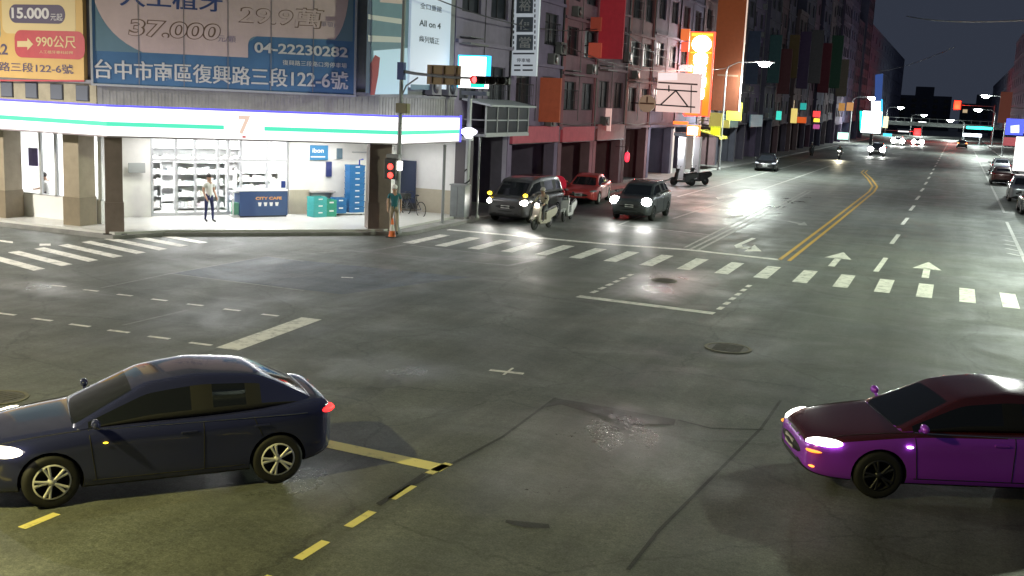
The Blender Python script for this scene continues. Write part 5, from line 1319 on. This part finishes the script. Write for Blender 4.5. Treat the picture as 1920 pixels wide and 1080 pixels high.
# small red lantern and red round board at the pavement edge
x_,y_=-18.9,62.8
t=thing('red_lantern','small glowing red lantern in front of the brown house','lantern',(-18.9,62.8,2.0)); q=onp(1176,293,(-18.9,62.8),0)
t.location=(q.x,62.8,q.z-.35); MB().lathe([(.04,.0),(.13,.08),(.15,.30),(.13,.52),(.04,.6)],n=16).build('shade',E('lantern_red',(1,.03,.06),1.6),t); MB().tube([(0,0,.6),(0,0,.9),(-.75,0,.9)],.02,6).build('hook',DARKMETAL,t)
lamp('POINT','lantern_glow',t,(.3,-.4,.3),60,(1,.08,.08),shadow_soft_size=.2)
t=thing('round_board','round red board standing on the pavement behind the red saloon','sign',(-18.6,51.2,.12)); q=onp(1047,345,(-18.6,51.2),0)
t.location=(q.x,51.2,.12); r_=.42; zc=q.z-.12
MB().lathe([(0,-.03),(r_,-.03),(r_,.03),(0,.03)],(0,0,zc),'Y',28,smooth=False).build('disc',P('board_red',(.5,.02,.05),.5,em=(.6,.02,.05),es=.25),t); MB().tube([(0,.02,0),(0,.02,zc-r_+.02)],.03,8).build('post',DARKMETAL,t); MB().lathe([(.22,0),(.22,.04),(.05,.07)],n=16).build('base',DARKMETAL,t)
# ================================================================== STREET FURNITURE
POLE=P('galvanised_pole',(.30,.31,.32),.5,.5,var=.2,vscale=6); PGREY=P('painted_grey',(.22,.23,.24),.5)
# traffic light pole with mast arm at the corner
px_,py_=-18.22,33.92
t=thing('traffic_light_pole','tall grey traffic light pole with mast arm and brown sign plate at the shop corner','traffic light',(px_,py_,.12))
MB().tube([(0,0,0),(.02,0,2.2),(.03,0,2.3),(.10,0,9.5)],[.105,.10,.075,.06],14).build('pole',PGREY,t)
MB().lathe([(.2,0),(.2,.08),(.12,.2)],n=14).build('base',PGREY,t)
za=5.66-.12
m=MB(); m.tube([(.05,0,za+.15),(.6,0,za+.08),(2.0,0,za),(4.15,0,za)],[.06,.055,.045,.035],10); m.tube([(.06,0,za-.75),(.25,0,za-.35),(.7,0,za-.05)],.03,8); m.build('mast_arm',PGREY,t)
m=MB(); m.box(-.07,.17,-.10,.10,za-.15,za+.45); m.build('clamp',DBLUE,t)
def XZ(u,v,y=py_): q=onp(u,v,(px_,y),0); return q.x-px_,q.z-.12
a=XZ(800,121); c_=XZ(862,160); m=MB(); m.box(a[0],c_[0],.05,.08,c_[1],a[1]); m.build('sign_plate',P('plate_back',(.36,.25,.13),.6,var=.15),t)
m=MB()
for u in (808,830,853): q=XZ(u,140); m.box(q[0]-.03,q[0]+.03,.0,.05,c_[1]+.03,a[1]-.03)
m.box(a[0],c_[0],.0,.045,(a[1]+c_[1])/2-.03,(a[1]+c_[1])/2+.03); m.build('plate_frame',BRN,t)
a=XZ(886,139); c_=XZ(957,163); h_=a[1]-c_[1]; w_=c_[0]-a[0]
sh=MB().box(a[0],c_[0],-.16,.10,c_[1]+.05,a[1]-.05).build('signal_head',BLACK,t,bevel=.04)
for k in range(4):
    q=a[0]+w_*(k+.5)/4; zc=(a[1]+c_[1])/2
    m=MB().lathe([(0,-.02),(.115,-.01),(.125,.02)],(q,-.165,zc),'Y',18,smooth=False); m.build('lens',E('signal_red',(1,.05,.05),5) if k==0 else P('lens_dark',(.03,.028,.03),.2),sh)
    m=MB().lathe([(.13,-.16),(.135,0)],(q,-.165,zc),'Y',18); m.build('visor',BLACK,sh)
# pedestrian signal
a=XZ(727,296); c_=XZ(747,336); 
m=MB(); m.box(a[0],c_[0],-.24,.0,c_[1],a[1]); ps=m.build('pedestrian_signal',BLACK,t,bevel=.03)
for v in (312,328): q=XZ(738,v); MB().lathe([(0,-.02),(.105,-.01),(.11,.01)],(q[0],-.245,q[1]),'Y',18,smooth=False).build('lens',E('ped_red',(1,.04,.03),3.5),ps)
a=XZ(730,288); c_=XZ(752,297); MB().box(a[0],c_[0],-.22,.05,c_[1],a[1]).build('signal_cap',PGREY,t,bevel=.02)
a=XZ(744,302); c_=XZ(753,319); MB().box(a[0],c_[0],-.1,.06,c_[1],a[1]).build('junction_box',P('box_white',(.6,.62,.65),.5),t)
a=XZ(745,193); c_=XZ(766,213); MB().box(a[0],c_[0],-.13,.13,c_[1],a[1]).build('control_box',P('box_olive',(.22,.20,.10),.6),t,bevel=.02)
# convenience shop pole sign: lit box on a pole with striped foot
t=thing('shop_pole_sign','lit white square shop sign with cyan edge on a pale pole with striped foot','pole sign',(-18.33,40.1,.12))
qx=-18.33
MB().tube([(0,0,0),(0,0,5.1)],.10,14).build('pole',P('pole_pale',(.42,.43,.45),.45,.3),t)
m=MB(); n=40
for k in range(0,4):                                                            # spiral stripe
    pts=[(.106*math.cos(1.4*PI*i/10+k*1.4*PI),.106*math.sin(1.4*PI*i/10+k*1.4*PI),.45+k*.42+.30*i/10) for i in range(11)]; m.tube(pts,.035,6)
m.build('spiral_stripe',BLACK,t)
def XP(u,v): q=onp(u,v,(qx,40.1),0); return q.x-qx,q.z-.12
a=XP(865,106); c_=XP(913,166); 
MB().box(a[0],c_[0],-.16,.16,c_[1],a[1]).build('light_box',E('polesign_white',(1,.98,.97),3.2),t)
m=MB(); e_=.06; m.box(a[0]-e_,a[0]-.002,-.18,.18,c_[1],a[1]+e_); m.box(c_[0]+.002,c_[0]+e_,-.18,.18,c_[1]+.3,a[1]+e_); m.box(a[0],c_[0],-.18,.18,a[1]+.002,a[1]+e_); m.build('edge_light',E('polesign_cyan',(.02,.50,1),1.6),t)
q=XP(898,160); w2=(c_[0]-a[0]); m=MB(); m.box(a[0]+w2*.45,c_[0]-.03,-.172,-.161,c_[1]+.02,c_[1]+.26); m.build('green_mark',E('polesign_green',(.02,.75,.42),1.3),t)
m=MB(); m.box(a[0]+w2*.52,c_[0]-.03,-.172,-.161,c_[1]+.30,c_[1]+.46); m.build('red_mark',E('polesign_red',(.9,.05,.08),1.3),t)
m=MB(); a=XP(868,170); c_=XP(915,180); m.box(a[0],c_[0],-.14,.14,c_[1],a[1]); m.build('bottom_box',PGREY,t)
a=XP(866,236); c_=XP(893,262); zc=(a[1]+c_[1])/2; m=MB(); m.lathe([(.12,-.22),(.20,-.1),(.34,.0),(.34,.10),(.14,.2)],(0,0,zc),n=20); m.build('reflection_collar',E('collar_reflection',(.86,.85,1),3),t)  # collar glows to imitate the neon light reflected on it
# street cabinet, post, thin pole
x,y=G(855,416); t=thing('utility_cabinet','grey utility cabinet beside the striped foot of the shop pole sign','cabinet',(x,y+.3,.12)); 
MB().box(-.33,.33,-.25,.25,.08,1.35).build('body',P('cabinet_grey',(.20,.22,.23),.5,var=.2),t,bevel=.02); MB().box(-.36,.36,-.28,.28,1.35,1.40).build('lid',PGREY,t); MB().box(-.34,.34,-.26,.26,0,.08).build('plinth',CONC,t); MB().box(-.005,.005,-.258,-.25,.12,1.3).build('door_gap',BLACK,t)
x,y=G(829,424); t=thing('slim_post','slim grey post standing between the shop corner and the utility cabinet','post',(x,y,.12)); MB().tube([(0,0,0),(0,0,3.0)],.06,10).build('shaft',PGREY,t); MB().ell((0,0,3.0),(.07,.07,.06)).build('cap',PGREY,t)
x,y=G(894,415); t=thing('slim_post','slim pale pole just right of the striped shop pole','post',(x-.05,y+.1,.12)); MB().tube([(0,0,0),(0,0,3.3)],.045,10).build('shaft',POLE,t); MB().lathe([(.09,0),(.09,.1),(.05,.14)],n=12).build('base',POLE,t)
# traffic cones by the pole
cone=None
for (u,v,lab) in ((735,445,'orange and white traffic cone at the kerb left of the traffic light pole'),):
    x,y=G(u,v); t=thing('traffic_cone',lab,'traffic cone',(x,y,.0 if y<33.6 else .12))
    MB().box(-.17,.17,-.17,.17,0,.035).build('base',P('cone_base',(.05,.04,.04),.7),t); MB().lathe([(.13,.035),(.095,.24)],n=20).build('lower_cone',P('cone_orange',(.75,.16,.03),.5),t); MB().lathe([(.095,.24),(.06,.46)],n=20).build('reflective_band',P('cone_white',(.7,.68,.65),.4),t); MB().lathe([(.06,.46),(.025,.68),(0,.685)],n=20).build('tip',P('cone_orange',(.75,.16,.03),.5),t)
# bicycle leaning behind the pole
x,y=G(768,414); t=thing('parked_bicycle','dark bicycle leaning on the banner panel behind the traffic light pole','bicycle',(x-.1,y+.5,.12),R(155))
for xx in (-.5,.5):
    m=MB(); m.tube([(.31*math.cos(2*PI*i/24),0,.31*math.sin(2*PI*i/24)) for i in range(25)],.018,6,cap=False); wo=m.build('wheel',RUB,t); wo.location=(xx,0,.33)
    m=MB(); [m.tube([(0,0,0),(.3*math.cos(PI*i/6),0,.3*math.sin(PI*i/6))],.004,4) for i in range(12)]; m.build('spokes',ALU,wo)
m=MB(); m.tube([(-.5,0,.33),(-.08,0,.30),(.36,0,.78),(-.18,0,.72),(-.5,0,.33)],.017,6); m.tube([(-.08,0,.30),(-.2,0,.86)],.017,6); m.tube([(.5,0,.33),(.34,0,.95)],.017,6); m.build('frame',DARKMETAL,t)
MB().ell((-.21,0,.89),(.13,.07,.035)).build('saddle',BLACK,t); m=MB(); m.tube([(.28,.26,.97),(.36,.1,1.0),(.34,0,.97),(.36,-.1,1.0),(.28,-.26,.97)],.014,6); m.build('handlebar',BLACK,t)
m=MB(); m.box(.4,.72,-.17,.17,.68,.90); m.build('basket',DARKMETAL,t)
# overhead cables
def cable(lab,a,b_,sag,r=.03):
    t=MB(); a=Vector(a); b_=Vector(b_); t.tube([a.lerp(b_,i/16)+Vector((0,0,-sag*4*(i/16)*(1-i/16))) for i in range(17)],r,5)
    o=t.build('overhead_cable',BLACK if r<.035 else P('cable_grey',(.25,.27,.27),.5),None); tag(o,lab,'cable'); return o
p=onp(1700,30,(0,120),0); q=onp(1935,37,(0,64),0); cable('pale overhead cable crossing the dark sky at the upper right',(p.x,120,p.z),(q.x,64,q.z),.3,.05)
p=onp(1650,133,(0,190),0); q=onp(1790,88,(0,110),0); cable('thin dark overhead cable slanting across the sky above the glowing sign tower',(p.x,190,p.z),(q.x,110,q.z),.4,.03)
cable('black cable running from the traffic light pole along the first houses',(-18.12,33.92,8.7),(-18.9,60,9.3),.7,.025)
cable('black cable sagging between the second and the seventh house',(-18.9,52,7.9),(-18.9,84,8.2),.8,.025)
cable('black cable slanting from the red vertical sign across the pavement to the lamp post',(-17.5,58,9.0),(-17.4,87.3,8.3),.9,.025)
# ================================================================== STREET LAMPS
def street_lamp(x,y,rz,h,arm,col,power,label,group,lens=60,up=.2,size=1,z0=.12,tilt=0):
    """rz turns local +x towards the road"""
    t=thing('street_lamp',label,'street lamp',(x,y,z0),rz,group)
    MB().tube([(0,0,0),(0,0,h*.5),(0,0,h-.8)],[.10,.085,.06],12).build('pole',POLE,t)
    MB().lathe([(.17,0),(.17,.12),(.11,.2)],n=12).build('base',POLE,t)
    MB().tube([(0,0,h-.82),(.15,0,h-.4),(arm*.4,0,h-.05),(arm,0,h)],.04,8).build('arm',POLE,t)
    hd=MB().box(arm-.1,arm+.65*size,-.16*size,.16*size,h-.03,h+.08).build('lamp_head',POLE,t,bevel=.03)
    e=P('lamp_lens_%d_%d_%d'%(col[0]*100,col[2]*100,lens),(.02,.02,.02),.5,em=col,es=lens)
    MB().lathe([(0,-.16*size),(.15*size,-.12*size),(.25*size,0)],(arm+.3*size,0,h-.035),'Z',16).build('lens',e,hd)
    if power:
        lamp('AREA','lamp_light',t,(arm+.3,0,h-.26*max(1,size)),power,col,rot=(0,-tilt,0),shape='DISK',size=.5)
        if up: lamp('POINT','lamp_glow',t,(arm+.3,0,h-.42*max(1,size)),power*up,col,shadow_soft_size=.15)
    return t
COOL=(.90,1,.92)
p=onp(1425,117,(0,87.5),0); street_lamp(p.x-2.6,87.5,0,p.z-.1,2.3,COOL,1900,'street lamp with a brilliant white head past the tall brown sign','street lamps of the left row',lens=150,size=2.2,up=.3)
p=onp(1850,180,(0,171),0); street_lamp(p.x+2.9,171,PI,p.z-.05,2.3,COOL,1900,'far street lamp with a brilliant white head over the right side of the road','street lamps of the right row',lens=200,size=2.4,up=.3)
for u,v,y,lab,lft in ((1628,182,205,'distant street lamp above the glowing sign tower',1),(1684,201,300,'distant street lamp to the right of the glowing sign tower',1),(1728,215,330,'distant street lamp over the middle of the footbridge',1),(1785,225,290,'distant street lamp near the far red traffic light',0),(1838,205,240,'distant street lamp left of the far right one',0)):
    p=onp(u,v,(0,y),0); street_lamp(p.x+(-2.6 if lft else 2.9),y,0 if lft else PI,max(4,p.z),2.3,COOL,1500,lab,'street lamps of the left row' if lft else 'street lamps of the right row',lens=60,size=3.2,up=.1,z0=0)
# out-of-view lamps: a right-row pair added to brighten facades, others light the junction
street_lamp(7.4,58,PI,9,2.6,COOL,1000,'added facade-lighting street lamp, out of view, on the right pavement beside the parked cars','street lamps of the right row',lens=60,up=1.3)
street_lamp(9.2,108,PI,9,2.6,COOL,1000,'added facade-lighting street lamp, out of view, on the right pavement farther along past the parked cars','street lamps of the right row',lens=60,up=1.3)
street_lamp(12.5,41,R(215),10,2.6,(.87,1,.72),3800,'grey street lamp, out of view, on the right corner of the junction','street lamps of the junction',lens=60,tilt=R(55))
street_lamp(-14.5,1.5,R(35),8,2.6,(.97,.87,.30),1200,'grey street lamp, out of view, with yellowish light on the near left corner','street lamps of the junction',lens=60,z0=0)
street_lamp(-36,14.5,R(35),9,2.6,(1,.94,.80),3600,'grey street lamp, out of view, beside the side street left of the picture','street lamps of the junction',lens=60,z0=0,up=.5)
# ================================================================== FAR END: FOOTBRIDGE AND SIGNALS
t=thing('footbridge','long low footbridge crossing the far end of the road','bridge',(-3,300,0))
a=onp(1680,233,(0,300),0); c_=onp(1870,245,(0,300),0)
m=MB(); m.box(-26,26,0,3,3.0,4.0); m.build('deck',P('bridge_grey',(.25,.27,.27),.7),t)
m=MB(); m.box(-26,26,-.12,-.05,4.9,5.0)
for k in range(27): m.box(-26+2*k-.05,-26+2*k+.05,-.12,-.05,4.0,4.9)
m.build('railing',P('bridge_rail',(.3,.32,.33),.6),t)
for x in (-16,16): MB().box(x-.6,x+.6,.6,2.4,0,3.0).build('pier',P('bridge_grey',(.25,.27,.27),.7),t)
def signal(lab,u,v,y,col,s,w_,h_,arm=True,xs=1,glow=0):
    p=onp(u,v,(0,y),0); xe=7.2 if xs>0 else -17.6
    t=thing('traffic_signal',lab,'traffic light',(xe,y,0),0,'far traffic signals')
    MB().tube([(0,0,0),(0,0,p.z+.3)],.12,8).build('pole',PGREY,t); m=MB().tube([(0,0,p.z),(p.x-xe,0,p.z)],.07,8); m.build('arm',PGREY,t)
    MB().box(p.x-xe-w_/2-.15,p.x-xe+w_/2+.15,-.3,-.05,p.z-h_/2-.15,p.z+h_/2+.15).build('signal_head',BLACK,t)
    if glow: lamp('POINT','signal_glow',t,(p.x-xe,-1.2,p.z-.4),glow,col,shadow_soft_size=.5)
    MB().box(p.x-xe-w_/2,p.x-xe+w_/2,-.36,-.302,p.z-h_/2,p.z+h_/2).build('lens',E('sig_%d'%u,col,s),t)
signal('far red traffic signal glowing high above the road',1795,197,270,(1,.03,.01),4,1.4,1.9,glow=1500)
signal('far green traffic signal glowing wide beside the right kerb',1836,240,262,(.02,1,.75),7,5.2,.5)
signal('far red traffic signal low over the road centre',1720,247,255,(1,.02,.02),3,1.3,1.3,xs=-1,glow=1500)
b=Board('lit_canopy','far white and blue lit canopy below the green signal','canopy',(9,245),0); b.slab(1806,250,1840,257,1.5,E('canopy_blue',(.75,.86,1),6)); m=MB()
for u in (1808,1838): q=b.L(u,250); m.box(q[0]-.08,q[0]+.08,.2,.4,-b.z,0)
m.build('post',PGREY,b.t)
b=Board('lit_gantry_box','far white lit box under the distant middle street lamp','sign',(0,330),0); b.slab(1722,228,1736,236,.6,E('gantry_white',(.95,.97,1),3)); m=MB(); q=b.L(1729,236); m.box(q[0]-.15,q[0]+.15,.2,.4,-b.z,0); m.build('post',PGREY,b.t)
